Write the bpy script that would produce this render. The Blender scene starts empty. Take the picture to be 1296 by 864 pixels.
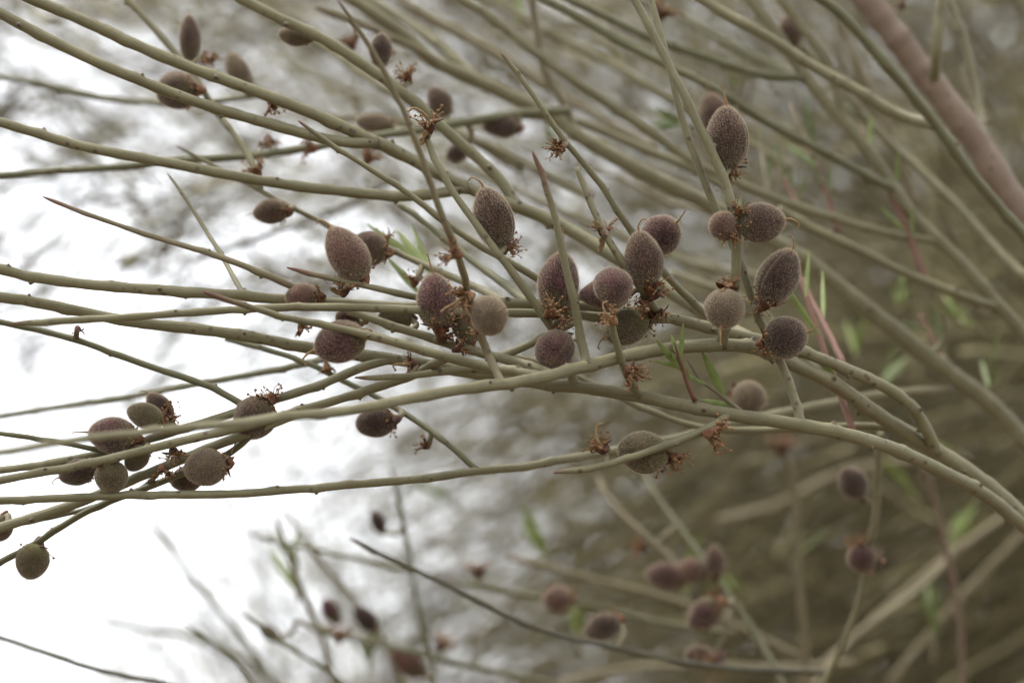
import bpy, math, random
import numpy as np
from mathutils import Vector, Matrix

# ------------------------------------------------------------------ camera
W_PX, H_PX = 1296.0, 864.0
LENS, SENSOR = 55.0, 22.3
PITCH = math.radians(13.0)
CAM_LOC = Vector((0.0, 0.0, 1.45))
FOCUS = 0.790
sc = bpy.context.scene
cam_data = bpy.data.cameras.new("camera")
cam = bpy.data.objects.new("camera", cam_data)
sc.collection.objects.link(cam)
cam_data.lens = LENS
cam_data.sensor_width = SENSOR
cam_data.sensor_fit = 'HORIZONTAL'
cam_data.clip_start = 0.02
cam_data.clip_end = 6000.0
cam_data.dof.use_dof = True
cam_data.dof.focus_distance = FOCUS
cam_data.dof.aperture_fstop = 5.2
cam.location = CAM_LOC
cam.rotation_euler = (math.pi / 2 + PITCH, 0, 0)
sc.camera = cam

# ------------------------------------------------------------------ sky, sun, exposure
SUN_EL, SUN_AZ = math.radians(70), math.radians(-80)      # azimuth from +Y towards +X
world = bpy.data.worlds.new("World")
sc.world = world
world.use_nodes = True
wn, wl = world.node_tree.nodes, world.node_tree.links
wn.clear()
w_out = wn.new('ShaderNodeOutputWorld')
w_bg = wn.new('ShaderNodeBackground')
w_sky = wn.new('ShaderNodeTexSky')
w_sky.sky_type = 'NISHITA'
w_sky.sun_disc = False
w_sky.sun_elevation = SUN_EL
w_sky.sun_rotation = SUN_AZ
w_sky.air_density = 1.0
w_sky.dust_density = 4.0
w_mix = wn.new('ShaderNodeMixRGB')
w_mix.inputs[0].default_value = 0.86
w_noise = wn.new('ShaderNodeTexNoise')
w_noise.inputs['Scale'].default_value = 2.2
w_noise.inputs['Detail'].default_value = 3.0
w_ramp = wn.new('ShaderNodeValToRGB')
w_ramp.color_ramp.elements[0].position = 0.3
w_ramp.color_ramp.elements[0].color = (9.7, 9.88, 10.15, 1)
w_ramp.color_ramp.elements[1].position = 0.7
w_ramp.color_ramp.elements[1].color = (11.2, 11.4, 11.7, 1)
w_tc = wn.new('ShaderNodeTexCoord')
wl.new(w_tc.outputs['Generated'], w_noise.inputs['Vector'])
wl.new(w_noise.outputs['Fac'], w_ramp.inputs[0])
wl.new(w_sky.outputs[0], w_mix.inputs[1])
wl.new(w_ramp.outputs[0], w_mix.inputs[2])
wl.new(w_mix.outputs[0], w_bg.inputs[0])
w_bg.inputs[1].default_value = 0.074
wl.new(w_bg.outputs[0], w_out.inputs[0])

sun_data = bpy.data.lights.new("sun", 'SUN')
sun_data.energy = 1.5
sun_data.angle = math.radians(11)
sun_data.color = (1.0, 0.95, 0.87)
sun = bpy.data.objects.new("sun", sun_data)
sc.collection.objects.link(sun)
sd = Vector((math.sin(SUN_AZ) * math.cos(SUN_EL), math.cos(SUN_AZ) * math.cos(SUN_EL), math.sin(SUN_EL)))
sun.rotation_euler = sd.to_track_quat('Z', 'Y').to_euler()
sun.location = (0, 0, 8)

sc.view_settings.view_transform = 'Standard'
sc.view_settings.look = 'None'
sc.view_settings.gamma = 1.0
sc.view_settings.use_curve_mapping = False
sc.view_settings.exposure = 1.50
sc.cycles.max_bounces = 6
sc.cycles.diffuse_bounces = 4
sc.cycles.transparent_max_bounces = 4
sc.cycles.use_denoising = True

# ------------------------------------------------------------------ helpers
RND = random.Random(11)
C = sc.collection
CAM_M = Matrix.Rotation(math.pi / 2 + PITCH, 3, 'X')
PXK = SENSOR / LENS / W_PX                    # metres per pixel at one metre


def at(x, y, d):
    """the point seen at photograph pixel (x, y), d metres in front of the lens"""
    return CAM_LOC + CAM_M @ Vector(((x - W_PX / 2) * PXK * d, (H_PX / 2 - y) * PXK * d, -d))


def link(o, parent=None):
    C.objects.link(o)
    if parent is not None:
        o.parent = parent
    return o


def tag(o, label, cat, group=None, kind=None):
    o['label'] = label
    o['category'] = cat
    if group:
        o['group'] = group
    if kind:
        o['kind'] = kind
    return o


def empty(name, loc):
    o = bpy.data.objects.new(name, None)
    o.empty_display_size = 0.01
    o.location = loc
    return link(o)


def mesh_of(name, verts, faces, mat=None, smooth=True, uvs=None, attr=None):
    me = bpy.data.meshes.new(name)
    me.from_pydata([tuple(v) for v in verts], [], faces)
    if smooth:
        me.polygons.foreach_set('use_smooth', [True] * len(me.polygons))
    if uvs is not None:
        lay = me.uv_layers.new(name='UVMap')
        li = np.empty(len(me.loops), dtype=np.int32)
        me.loops.foreach_get('vertex_index', li)
        lay.data.foreach_set('uv', np.asarray(uvs, dtype=np.float32)[li].ravel())
    for key, vals in (attr or {}).items():
        a = me.attributes.new(key, 'FLOAT', 'POINT')
        a.data.foreach_set('value', np.asarray(vals, dtype=np.float32))
    if mat:
        me.materials.append(mat)
    me.update()
    return me


def catmull(P, n_per):
    """dense points through P (list of numpy rows), chordal spacing"""
    P = [np.asarray(p, float) for p in P]
    if len(P) == 2:
        P = [P[0], (P[0] + P[1]) / 2, P[1]]
    A = [2 * P[0] - P[1]] + P + [2 * P[-1] - P[-2]]
    out = []
    for i in range(1, len(A) - 2):
        p0, p1, p2, p3 = A[i - 1], A[i], A[i + 1], A[i + 2]
        t0 = 0.0
        t1 = t0 + max(np.linalg.norm(p1[:3] - p0[:3]), 1e-6) ** 0.5
        t2 = t1 + max(np.linalg.norm(p2[:3] - p1[:3]), 1e-6) ** 0.5
        t3 = t2 + max(np.linalg.norm(p3[:3] - p2[:3]), 1e-6) ** 0.5
        n = max(2, int(np.linalg.norm(p2[:3] - p1[:3]) / n_per))
        for k in range(n):
            t = t1 + (t2 - t1) * k / n
            a1 = (t1 - t) / (t1 - t0) * p0 + (t - t0) / (t1 - t0) * p1
            a2 = (t2 - t) / (t2 - t1) * p1 + (t - t1) / (t2 - t1) * p2
            a3 = (t3 - t) / (t3 - t2) * p2 + (t - t2) / (t3 - t2) * p3
            b1 = (t2 - t) / (t2 - t0) * a1 + (t - t0) / (t2 - t0) * a2
            b2 = (t3 - t) / (t3 - t1) * a2 + (t - t1) / (t3 - t1) * a3
            out.append((t2 - t) / (t2 - t1) * b1 + (t - t1) / (t2 - t1) * b2)
    out.append(P[-1])
    return np.array(out)


def frames(pts):
    T = np.gradient(pts, axis=0)
    T /= np.linalg.norm(T, axis=1)[:, None] + 1e-12
    N = np.empty_like(T)
    ref = np.array([0.0, 0.0, 1.0]) if abs(T[0][2]) < 0.9 else np.array([1.0, 0, 0])
    n = ref - T[0] * ref.dot(T[0])
    n /= np.linalg.norm(n)
    for i in range(len(T)):
        n = n - T[i] * n.dot(T[i])
        n /= np.linalg.norm(n) + 1e-12
        N[i] = n
    return T, N, np.cross(T, N)


def tube(pts, rad, sides=8, cap=True, wob=None):
    """verts, faces, uvs of a tube along pts"""
    T, N, B = frames(pts)
    n = len(pts)
    ang = np.linspace(0, 2 * math.pi, sides, endpoint=False)
    ca, sa = np.cos(ang), np.sin(ang)
    r = np.asarray(rad)[:, None] * np.ones((1, sides))
    if wob is not None:
        r = r * wob
    V = pts[:, None, :] + r[..., None] * (ca[None, :, None] * N[:, None, :] + sa[None, :, None] * B[:, None, :])
    V = V.reshape(-1, 3)
    F = []
    for i in range(n - 1):
        a = i * sides
        for k in range(sides):
            k2 = (k + 1) % sides
            F.append((a + k, a + k2, a + sides + k2, a + sides + k))
    s = np.concatenate([[0], np.cumsum(np.linalg.norm(np.diff(pts, axis=0), axis=1))])
    U = np.stack([np.tile(np.sin(ang), n), np.repeat(s * 1000.0, sides)], axis=1)
    if cap:
        F.append(tuple(range(sides - 1, -1, -1)))
        F.append(tuple(range((n - 1) * sides, n * sides)))
    return V, F, U


# ------------------------------------------------------------------ materials
def new_mat(name):
    m = bpy.data.materials.new(name)
    m.use_nodes = True
    nt = m.node_tree
    b = nt.nodes['Principled BSDF']
    return m, nt, b


def node(nt, t, **kw):
    n = nt.nodes.new(t)
    for k, v in kw.items():
        setattr(n, k, v)
    return n


def ramp(nt, stops):
    r = nt.nodes.new('ShaderNodeValToRGB')
    e = r.color_ramp.elements
    e[0].position, e[0].color = stops[0][0], (*stops[0][1], 1)
    e[1].position, e[1].color = stops[-1][0], (*stops[-1][1], 1)
    for p, c in stops[1:-1]:
        x = e.new(p)
        x.color = (*c, 1)
    return r


def mixc(nt, fac, a, b, mode='MIX'):
    m = nt.nodes.new('ShaderNodeMixRGB')
    m.blend_type = mode
    for i, v in enumerate((fac, a, b)):
        if hasattr(v, 'links'):
            nt.links.new(v, m.inputs[i])
        elif i == 0:
            m.inputs[0].default_value = v
        else:
            m.inputs[i].default_value = (*v, 1)
    return m.outputs[0]


def bark(name, dark, mid, light, tipc, rough=0.62, speck=(0.062, 0.038, 0.026), speck_amt=0.8):
    m, nt, b = new_mat(name)
    L = nt.links
    tc = node(nt, 'ShaderNodeTexCoord')
    uv = node(nt, 'ShaderNodeUVMap')
    mp = node(nt, 'ShaderNodeMapping')
    mp.inputs['Scale'].default_value = (7.0, 0.10, 1)
    L.new(uv.outputs[0], mp.inputs[0])
    st = node(nt, 'ShaderNodeTexNoise')
    st.inputs['Scale'].default_value = 1.0
    st.inputs['Detail'].default_value = 4.0
    L.new(mp.outputs[0], st.inputs['Vector'])
    big = node(nt, 'ShaderNodeTexNoise')
    big.inputs['Scale'].default_value = 55.0
    big.inputs['Detail'].default_value = 5.0
    L.new(tc.outputs['Object'], big.inputs['Vector'])
    fine = node(nt, 'ShaderNodeTexNoise')
    fine.inputs['Scale'].default_value = 900.0
    fine.inputs['Detail'].default_value = 3.0
    L.new(tc.outputs['Object'], fine.inputs['Vector'])
    r1 = ramp(nt, [(0.30, dark), (0.5, mid), (0.72, light)])
    add = node(nt, 'ShaderNodeMath', operation='ADD')
    mul = node(nt, 'ShaderNodeMath', operation='MULTIPLY')
    mul.inputs[1].default_value = 0.45
    mul2 = node(nt, 'ShaderNodeMath', operation='MULTIPLY')
    mul2.inputs[1].default_value = 0.55
    L.new(st.outputs['Fac'], mul.inputs[0])
    L.new(big.outputs['Fac'], mul2.inputs[0])
    L.new(mul.outputs[0], add.inputs[0])
    L.new(mul2.outputs[0], add.inputs[1])
    L.new(add.outputs[0], r1.inputs[0])
    col = mixc(nt, 0.35, r1.outputs[0], mixc(nt, fine.outputs['Fac'], dark, light))
    # lenticels and scars: small brown flecks
    vo = node(nt, 'ShaderNodeTexVoronoi')
    vo.inputs['Scale'].default_value = 260.0
    L.new(tc.outputs['Object'], vo.inputs['Vector'])
    rs = ramp(nt, [(0.14, (1, 1, 1)), (0.27, (0, 0, 0))])
    L.new(vo.outputs['Distance'], rs.inputs[0])
    gate = ramp(nt, [(0.47, (0, 0, 0)), (0.58, (1, 1, 1))])
    L.new(big.outputs['Fac'], gate.inputs[0])
    g1 = node(nt, 'ShaderNodeMath', operation='MULTIPLY')
    L.new(rs.outputs[0], g1.inputs[0])
    L.new(gate.outputs[0], g1.inputs[1])
    g2 = node(nt, 'ShaderNodeMath', operation='MULTIPLY')
    g2.inputs[1].default_value = speck_amt
    L.new(g1.outputs[0], g2.inputs[0])
    col = mixc(nt, g2.outputs[0], col, speck)
    at_ = node(nt, 'ShaderNodeAttribute', attribute_name='tip')
    col = mixc(nt, at_.outputs['Fac'], col, tipc)
    at2 = node(nt, 'ShaderNodeAttribute', attribute_name='joint')
    col = mixc(nt, at2.outputs['Fac'], col, (0.070, 0.045, 0.034))
    L.new(col, b.inputs['Base Color'])
    b.inputs['Roughness'].default_value = rough
    b.inputs['Specular IOR Level'].default_value = 0.35
    bp = node(nt, 'ShaderNodeBump')
    bp.inputs['Strength'].default_value = 0.6
    bp.inputs['Distance'].default_value = 0.0006
    L.new(add.outputs[0], bp.inputs['Height'])
    L.new(bp.outputs[0], b.inputs['Normal'])
    return m


TIP_RED = (0.105, 0.038, 0.026)
M_BARK = bark('olive_bark', (0.078, 0.068, 0.033), (0.135, 0.122, 0.063), (0.212, 0.195, 0.114), TIP_RED)
M_BARK_GREEN = bark('green_bark', (0.062, 0.060, 0.028), (0.098, 0.094, 0.046), (0.150, 0.144, 0.078), TIP_RED)
M_BARK_TAN = bark('tan_bark', (0.088, 0.070, 0.036), (0.132, 0.110, 0.058), (0.190, 0.162, 0.094), TIP_RED)
M_BARK_TRUNK = bark('pinkish_bark', (0.096, 0.058, 0.040), (0.138, 0.096, 0.066), (0.195, 0.146, 0.100), TIP_RED)
M_BARK_RED = bark('red_shoot_bark', (0.085, 0.036, 0.022), (0.126, 0.056, 0.036), (0.165, 0.085, 0.052), (0.14, 0.08, 0.025))
M_BARK_DARK = bark('dark_twig_bark', (0.040, 0.036, 0.022), (0.068, 0.062, 0.038), (0.105, 0.096, 0.062), TIP_RED)


def bud_mat():
    m, nt, b = new_mat('bud_scar')
    tc = node(nt, 'ShaderNodeTexCoord')
    sp = node(nt, 'ShaderNodeSeparateXYZ')
    nt.links.new(tc.outputs['Object'], sp.inputs[0])
    r = ramp(nt, [(0.10, (0.135, 0.122, 0.068)), (0.6, (0.085, 0.060, 0.036)), (0.95, (0.050, 0.030, 0.022))])
    nt.links.new(sp.outputs['Z'], r.inputs[0])
    nt.links.new(r.outputs[0], b.inputs['Base Color'])
    b.inputs['Roughness'].default_value = 0.8
    return m


M_BUD = bud_mat()


def husk_mat(name, body, dark, base_green, green_amt, rim):
    """velvety husk: mottled skin, greener towards the stalk end, pale down"""
    m, nt, b = new_mat(name)
    L = nt.links
    tc = node(nt, 'ShaderNodeTexCoord')
    oi = node(nt, 'ShaderNodeObjectInfo')
    off = node(nt, 'ShaderNodeVectorMath', operation='ADD')
    sc3 = node(nt, 'ShaderNodeVectorMath', operation='SCALE')
    cmb = node(nt, 'ShaderNodeCombineXYZ')
    for i in range(3):
        L.new(oi.outputs['Random'], cmb.inputs[i])
    L.new(cmb.outputs[0], sc3.inputs[0])
    sc3.inputs['Scale'].default_value = 37.0
    L.new(tc.outputs['Object'], off.inputs[0])
    L.new(sc3.outputs[0], off.inputs[1])
    n1 = node(nt, 'ShaderNodeTexNoise')
    n1.inputs['Scale'].default_value = 3.2
    n1.inputs['Detail'].default_value = 5.0
    L.new(off.outputs[0], n1.inputs['Vector'])
    n2 = node(nt, 'ShaderNodeTexNoise')
    n2.inputs['Scale'].default_value = 26.0
    n2.inputs['Detail'].default_value = 4.0
    n2.inputs['Roughness'].default_value = 0.7
    L.new(off.outputs[0], n2.inputs['Vector'])
    n3 = node(nt, 'ShaderNodeTexNoise')
    n3.inputs['Scale'].default_value = 60.0
    n3.inputs['Detail'].default_value = 2.0
    L.new(off.outputs[0], n3.inputs['Vector'])
    r1 = ramp(nt, [(0.36, dark), (0.64, body)])
    L.new(n1.outputs['Fac'], r1.inputs[0])
    sp = node(nt, 'ShaderNodeSeparateXYZ')
    L.new(tc.outputs['Object'], sp.inputs[0])
    add = node(nt, 'ShaderNodeMath', operation='ADD')
    mul = node(nt, 'ShaderNodeMath', operation='MULTIPLY')
    mul.inputs[1].default_value = 0.75
    L.new(n1.outputs['Fac'], mul.inputs[0])
    L.new(sp.outputs['Z'], add.inputs[0])
    L.new(mul.outputs[0], add.inputs[1])
    rg = ramp(nt, [(0.42, (green_amt,) * 3), (0.80, (0, 0, 0))])
    L.new(add.outputs[0], rg.inputs[0])
    col = mixc(nt, rg.outputs[0], r1.outputs[0], base_green)
    # tan skin at the beak end
    rt = ramp(nt, [(0.955, (0, 0, 0)), (1.0, (0.5, 0.5, 0.5))])
    L.new(sp.outputs['Z'], rt.inputs[0])
    col = mixc(nt, rt.outputs[0], col, (0.14, 0.10, 0.055))
    rsp = ramp(nt, [(0.46, (0, 0, 0)), (0.70, (0.75, 0.75, 0.75))])
    L.new(n2.outputs['Fac'], rsp.inputs[0])
    col = mixc(nt, rsp.outputs[0], col, rim)
    sm = node(nt, 'ShaderNodeAttribute', attribute_name='seam')
    sm2 = node(nt, 'ShaderNodeMath', operation='MULTIPLY')
    sm2.inputs[1].default_value = 0.6
    L.new(sm.outputs['Fac'], sm2.inputs[0])
    col = mixc(nt, sm2.outputs[0], col, (0.135, 0.102, 0.062))
    L.new(col, b.inputs['Base Color'])
    b.inputs['Roughness'].default_value = 0.95
    b.inputs['Specular IOR Level'].default_value = 0.1
    b.inputs['Sheen Weight'].default_value = 0.35
    b.inputs['Sheen Roughness'].default_value = 0.45
    b.inputs['Sheen Tint'].default_value = (0.75, 0.66, 0.55, 1)
    bp = node(nt, 'ShaderNodeBump')
    bp.inputs['Strength'].default_value = 0.5
    bp.inputs['Distance'].default_value = 0.0005
    L.new(n3.outputs['Fac'], bp.inputs['Height'])
    L.new(bp.outputs[0], b.inputs['Normal'])
    return m


HUSK = {
    'plum': husk_mat('plum_husk', (0.062, 0.021, 0.027), (0.023, 0.009, 0.011), (0.060, 0.062, 0.016), 0.9, (0.105, 0.068, 0.052)),
    'brown': husk_mat('brown_husk', (0.056, 0.029, 0.024), (0.025, 0.014, 0.012), (0.058, 0.054, 0.018), 0.7, (0.110, 0.080, 0.055)),
    'green': husk_mat('green_husk', (0.070, 0.054, 0.028), (0.038, 0.030, 0.015), (0.066, 0.076, 0.018), 0.95, (0.115, 0.096, 0.056)),
    'tan': husk_mat('tan_husk', (0.092, 0.068, 0.043), (0.054, 0.038, 0.026), (0.082, 0.074, 0.034), 0.5, (0.150, 0.120, 0.080)),
    'pink': husk_mat('pink_husk', (0.090, 0.043, 0.036), (0.048, 0.024, 0.020), (0.068, 0.066, 0.024), 0.7, (0.150, 0.098, 0.070)),
    'dark': husk_mat('dark_husk', (0.038, 0.021, 0.019), (0.018, 0.011, 0.010), (0.036, 0.031, 0.014), 0.35, (0.070, 0.048, 0.038)),
}


def plain(name, c1, c2, scale=400.0, rough=0.8, trans=0.0):
    m, nt, b = new_mat(name)
    tc = node(nt, 'ShaderNodeTexCoord')
    n = node(nt, 'ShaderNodeTexNoise')
    n.inputs['Scale'].default_value = scale
    n.inputs['Detail'].default_value = 3.0
    nt.links.new(tc.outputs['Object'], n.inputs['Vector'])
    r = ramp(nt, [(0.35, c1), (0.65, c2)])
    nt.links.new(n.outputs['Fac'], r.inputs[0])
    nt.links.new(r.outputs[0], b.inputs['Base Color'])
    b.inputs['Roughness'].default_value = rough
    b.inputs['Specular IOR Level'].default_value = 0.3
    if trans:
        tr = node(nt, 'ShaderNodeBsdfTranslucent')
        nt.links.new(r.outputs[0], tr.inputs[0])
        mx = node(nt, 'ShaderNodeMixShader')
        mx.inputs[0].default_value = trans
        out = nt.nodes['Material Output']
        nt.links.new(b.outputs[0], mx.inputs[1])
        nt.links.new(tr.outputs[0], mx.inputs[2])
        nt.links.new(mx.outputs[0], out.inputs[0])
    return m


M_FUZZ = plain('pale_down', (0.40, 0.32, 0.23), (0.54, 0.45, 0.335), 30, 0.9, 0.35)
M_STYLE = plain('withered_style', (0.16, 0.095, 0.042), (0.26, 0.175, 0.085), 9, 0.8)
M_CALYX = plain('dry_calyx', (0.078, 0.030, 0.016), (0.185, 0.088, 0.042), 3.5, 0.75, 0.1)
M_CALYX_DARK = plain('dark_calyx', (0.042, 0.018, 0.012), (0.105, 0.046, 0.027), 3.5, 0.6)
M_STAMEN = plain('dry_stamen', (0.155, 0.078, 0.034), (0.280, 0.165, 0.082), 6.0, 0.8, 0.15)
M_PETAL = plain('papery_petal', (0.30, 0.21, 0.11), (0.40, 0.30, 0.18), 5.0, 0.7, 0.4)
M_LEAF = plain('leaf_green', (0.180, 0.225, 0.066), (0.255, 0.300, 0.105), 3.0, 0.5, 0.4)
M_LEAF_PALE = plain('leaf_pale_green', (0.175, 0.215, 0.095), (0.245, 0.285, 0.140), 3.0, 0.55, 0.4)

# ------------------------------------------------------------------ ground
def build_ground():
    n, R = 48, 2500.0
    verts, faces = [(0, 0, 0)], []
    rings = [1, 3, 8, 20, 60, 200, 700, R]
    rr = random.Random(3)
    for r in rings:
        for k in range(n):
            a = 2 * math.pi * k / n
            verts.append((r * math.cos(a), r * math.sin(a), rr.uniform(-0.03, 0.03) * min(1.0, r / 4) if r < 100 else 0))
    for k in range(n):
        faces.append((0, 1 + k, 1 + (k + 1) % n))
    for i in range(len(rings) - 1):
        for k in range(n):
            a, b2 = 1 + i * n, 1 + (i + 1) * n
            faces.append((a + k, b2 + k, b2 + (k + 1) % n, a + (k + 1) % n))
    m = plain('dry_soil', (0.085, 0.064, 0.042), (0.160, 0.125, 0.085), 5.0, 0.95)
    o = bpy.data.objects.new('ground', mesh_of('ground', verts, faces, m))
    o['kind'] = 'structure'
    link(o)


build_ground()

# ------------------------------------------------------------------ far shrub: a mass of fine twigs
COVER = [  # photograph pixel, share of sky that is hidden there
    (0, 40, .66), (0, 160, .60), (150, 60, .86), (130, 190, .74), (300, 40, .88), (300, 150, .80), (420, 60, .85),
    (0, 300, .38), (120, 320, .36), (250, 300, .55), (330, 360, .60), (430, 230, .80),
    (0, 450, .36), (150, 470, .34), (300, 470, .36), (420, 470, .46), (400, 560, .34), (0, 600, .15), (150, 640, .08),
    (60, 780, .15), (200, 760, .26), (300, 700, .34), (330, 830, .58), (260, 620, .20),
    (420, 640, .42), (420, 830, .70), (480, 720, .50), (540, 570, .54), (560, 660, .60), (560, 760, .72), (600, 850, .80),
    (640, 620, .88), (650, 740, .86), (700, 840, .90), (560, 480, .78), (640, 520, .93), (740, 560, .985),
    (520, 60, .88), (520, 180, .80), (560, 300, .70), (640, 200, .80), (640, 330, .80), (700, 80, .90), (740, 250, .72),
    (800, 60, .93), (820, 220, .86), (900, 60, .88), (900, 300, .92), (860, 480, .98), (760, 420, .93),
    (980, 100, .96), (1080, 40, .92), (1150, 60, .93), (1250, 60, .94), (1290, 140, .97), (1000, 250, .97),
    (1050, 400, 1.0), (1250, 300, 1.0), (1200, 450, 1.0), (900, 700, 1.0), (1100, 650, 1.0), (1250, 800, 1.0), (800, 750, .98),
    (1500, 100, .97), (1500, 500, 1.0), (1500, 900, 1.0), (900, 1000, 1.0), (400, 1000, .9), (0, 1000, .3), (-200, 500, .4),
    (-200, 100, .3), (200, -150, .8), (700, -150, .93), (1200, -150, .93)]
CVX = np.array([c[0] for c in COVER], float)
CVY = np.array([c[1] for c in COVER], float)
CVT = -np.log(1 - np.clip([c[2] for c in COVER], 0, .9975)) * np.where(np.array([c[2] for c in COVER]) > .8, 2.0, np.where(np.array([c[2] for c in COVER]) > .35, 1.5, 1.0))
FIELD = [  # pixel, strand angle (degrees, up to the right positive), spread
    (100, 100, -28, 18), (400, 100, -30, 22), (100, 350, 35, 14), (300, 420, 30, 18), (300, 260, 20, 25),
    (60, 800, -25, 20), (300, 760, -58, 18), (450, 800, -60, 30), (560, 680, 36, 18), (640, 600, 30, 28), (700, 760, 35, 30),
    (560, 250, -30, 25), (740, 300, -28, 28), (800, 80, -33, 22), (1000, 200, -40, 26), (1200, 100, -50, 35),
    (800, 560, 30, 32), (1000, 480, 15, 28), (1200, 420, 8, 26), (900, 640, 25, 22), (1000, 800, 20, 22), (1200, 620, 34, 18),
    (1200, 800, 46, 18), (800, 840, 8, 18)]
FX = np.array([f[0] for f in FIELD], float)
FY = np.array([f[1] for f in FIELD], float)


def tau_at(x, y):
    w = 1.0 / (((x - CVX) ** 2 + (y - CVY) ** 2) + 900.0) ** 1.6
    return float((w * CVT).sum() / w.sum())


def angle_at(x, y, rng):
    w = 1.0 / (((x - FX) ** 2 + (y - FY) ** 2) + 2500.0)
    k = rng.choice(len(FIELD), p=w / w.sum())
    return FIELD[k][2] + rng.normal() * FIELD[k][3] * (0.6 if y > 380 and x > 650 else 1.0)


def build_far_shrub():
    rng = np.random.default_rng(5)
    x0, x1, y0, y1 = -500, 1800, -450, 1300
    area = (x1 - x0) * (y1 - y0)
    tmax = float(CVT.max())
    len_px, wid_px = 330.0, 3.0
    n_full = int(area * tmax / (len_px * wid_px))
    V, F, K = [], [], []
    nv = 0
    sides, nr = 3, 9
    def smooth01(v):
        v = min(max(v, 0.0), 1.0)
        return v * v * (3 - 2 * v)
    ph = rng.uniform(0, 6.28, 8)
    for _ in range(n_full * 2):
        x, y = rng.uniform(x0, x1), rng.uniform(y0, y1)
        tau = tau_at(x, y)
        airy = smooth01((3.2 - tau) / 1.6)            # 1 where the shrub is thin, 0 in its dense heart
        # twigs come in sprays, with holes between them
        clump = (math.sin(x / 23 + y / 61 + ph[0]) + math.sin(-x / 37 + y / 19 + ph[1]) + math.sin(x / 71 + y / 33 + ph[2]) + math.sin(-x / 15 + y / 27 + ph[3])) / 4
        low = smooth01((y - 430) / 120) * smooth01((760 - x) / 120)   # the lower far sprays hang deeper in the shrub
        tau *= 1 + airy * (1.05 - 0.85 * low) * clump
        lk = 1.45 - 0.80 * airy
        if rng.random() * tmax * 2 * lk > tau:
            continue
        d = 1.7 + 2.6 * rng.random() ** 0.9
        if rng.random() < airy:
            d = rng.uniform(1.55, 2.35) + 0.75 * low
        wmm = rng.uniform(1.7, 4.2) * (1.0 if rng.random() > 0.06 else 1.8)
        wpx = wmm / 1000 / (PXK * d)
        lp = len_px * rng.uniform(0.7, 1.3) * wid_px / wpx
        lp = min(max(lp, 160), 620) * lk
        a = math.radians(angle_at(x, y, rng))
        a2 = a + rng.normal() * 0.14
        s = np.linspace(-0.5, 0.5, nr)
        th = a + (a2 - a) * (s + 0.5)
        dx = np.cumsum(np.cos(th)) * lp / nr
        dy = -np.cumsum(np.sin(th)) * lp / nr
        dx -= dx[nr // 2]
        dy -= dy[nr // 2]
        dd = s * rng.normal() * 0.28
        P = np.array([at(x + dx[i], y + dy[i], max(1.4, d + dd[i])) for i in range(nr)])
        P += rng.normal(size=P.shape) * 0.0012
        tp = np.linspace(1.0, rng.uniform(0.45, 0.9), nr)
        if rng.random() < 0.5:
            tp = tp[::-1]
        v, f, u = tube(P, wmm / 2000 * tp, sides, cap=False)
        V.append(v)
        F.append(np.array(f) + nv)
        K.append(np.full(len(v), rng.random()))
        nv += len(v)
    V = np.concatenate(V)
    F = np.concatenate(F)
    me = bpy.data.meshes.new('far_twigs')
    me.vertices.add(len(V))
    me.vertices.foreach_set('co', V.astype(np.float32).ravel())
    me.loops.add(F.size)
    me.loops.foreach_set('vertex_index', F.astype(np.int32).ravel())
    me.polygons.add(len(F))
    me.polygons.foreach_set('loop_start', np.arange(0, F.size, 4, dtype=np.int32))
    me.polygons.foreach_set('use_smooth', np.ones(len(F), dtype=bool))
    me.update(calc_edges=True)
    at_ = me.attributes.new('tone', 'FLOAT', 'POINT')
    at_.data.foreach_set('value', np.concatenate(K).astype(np.float32))
    m, nt, b = new_mat('far_twig_bark')
    a = node(nt, 'ShaderNodeAttribute', attribute_name='tone')
    r = ramp(nt, [(0.0, (0.066, 0.047, 0.019)), (0.4, (0.130, 0.109, 0.042)), (0.8, (0.185, 0.160, 0.068)), (1.0, (0.265, 0.234, 0.115))])
    nt.links.new(a.outputs['Fac'], r.inputs[0])
    nt.links.new(r.outputs[0], b.inputs['Base Color'])
    b.inputs['Roughness'].default_value = 0.7
    me.materials.append(m)
    o = bpy.data.objects.new('far_twigs', me)
    tag(o, 'dense out-of-focus mass of fine olive twigs filling the air behind', 'shrub', kind='stuff')
    link(o)
    return len(F)


N_FAR = build_far_shrub()

# ------------------------------------------------------------------ branches
SAMPLES = {}          # branch key -> dense world points with radius, for attaching things


def bud_mesh():
    n = 8
    prof = [(1.0, 0.0), (0.82, 0.35), (0.48, 0.72), (0.26, 1.0)]
    V, F = [], []
    for r, z in prof:
        for k in range(n):
            a = 2 * math.pi * k / n
            V.append((r * math.cos(a) * 1.3 + z * 0.25, r * math.sin(a), z))
    for i in range(len(prof) - 1):
        for k in range(n):
            F.append((i * n + k, i * n + (k + 1) % n, (i + 1) * n + (k + 1) % n, (i + 1) * n + k))
    F.append(tuple(range((len(prof) - 1) * n, len(prof) * n)))
    return mesh_of('bud', V, F, M_BUD)


BUD = bud_mesh()


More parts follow.
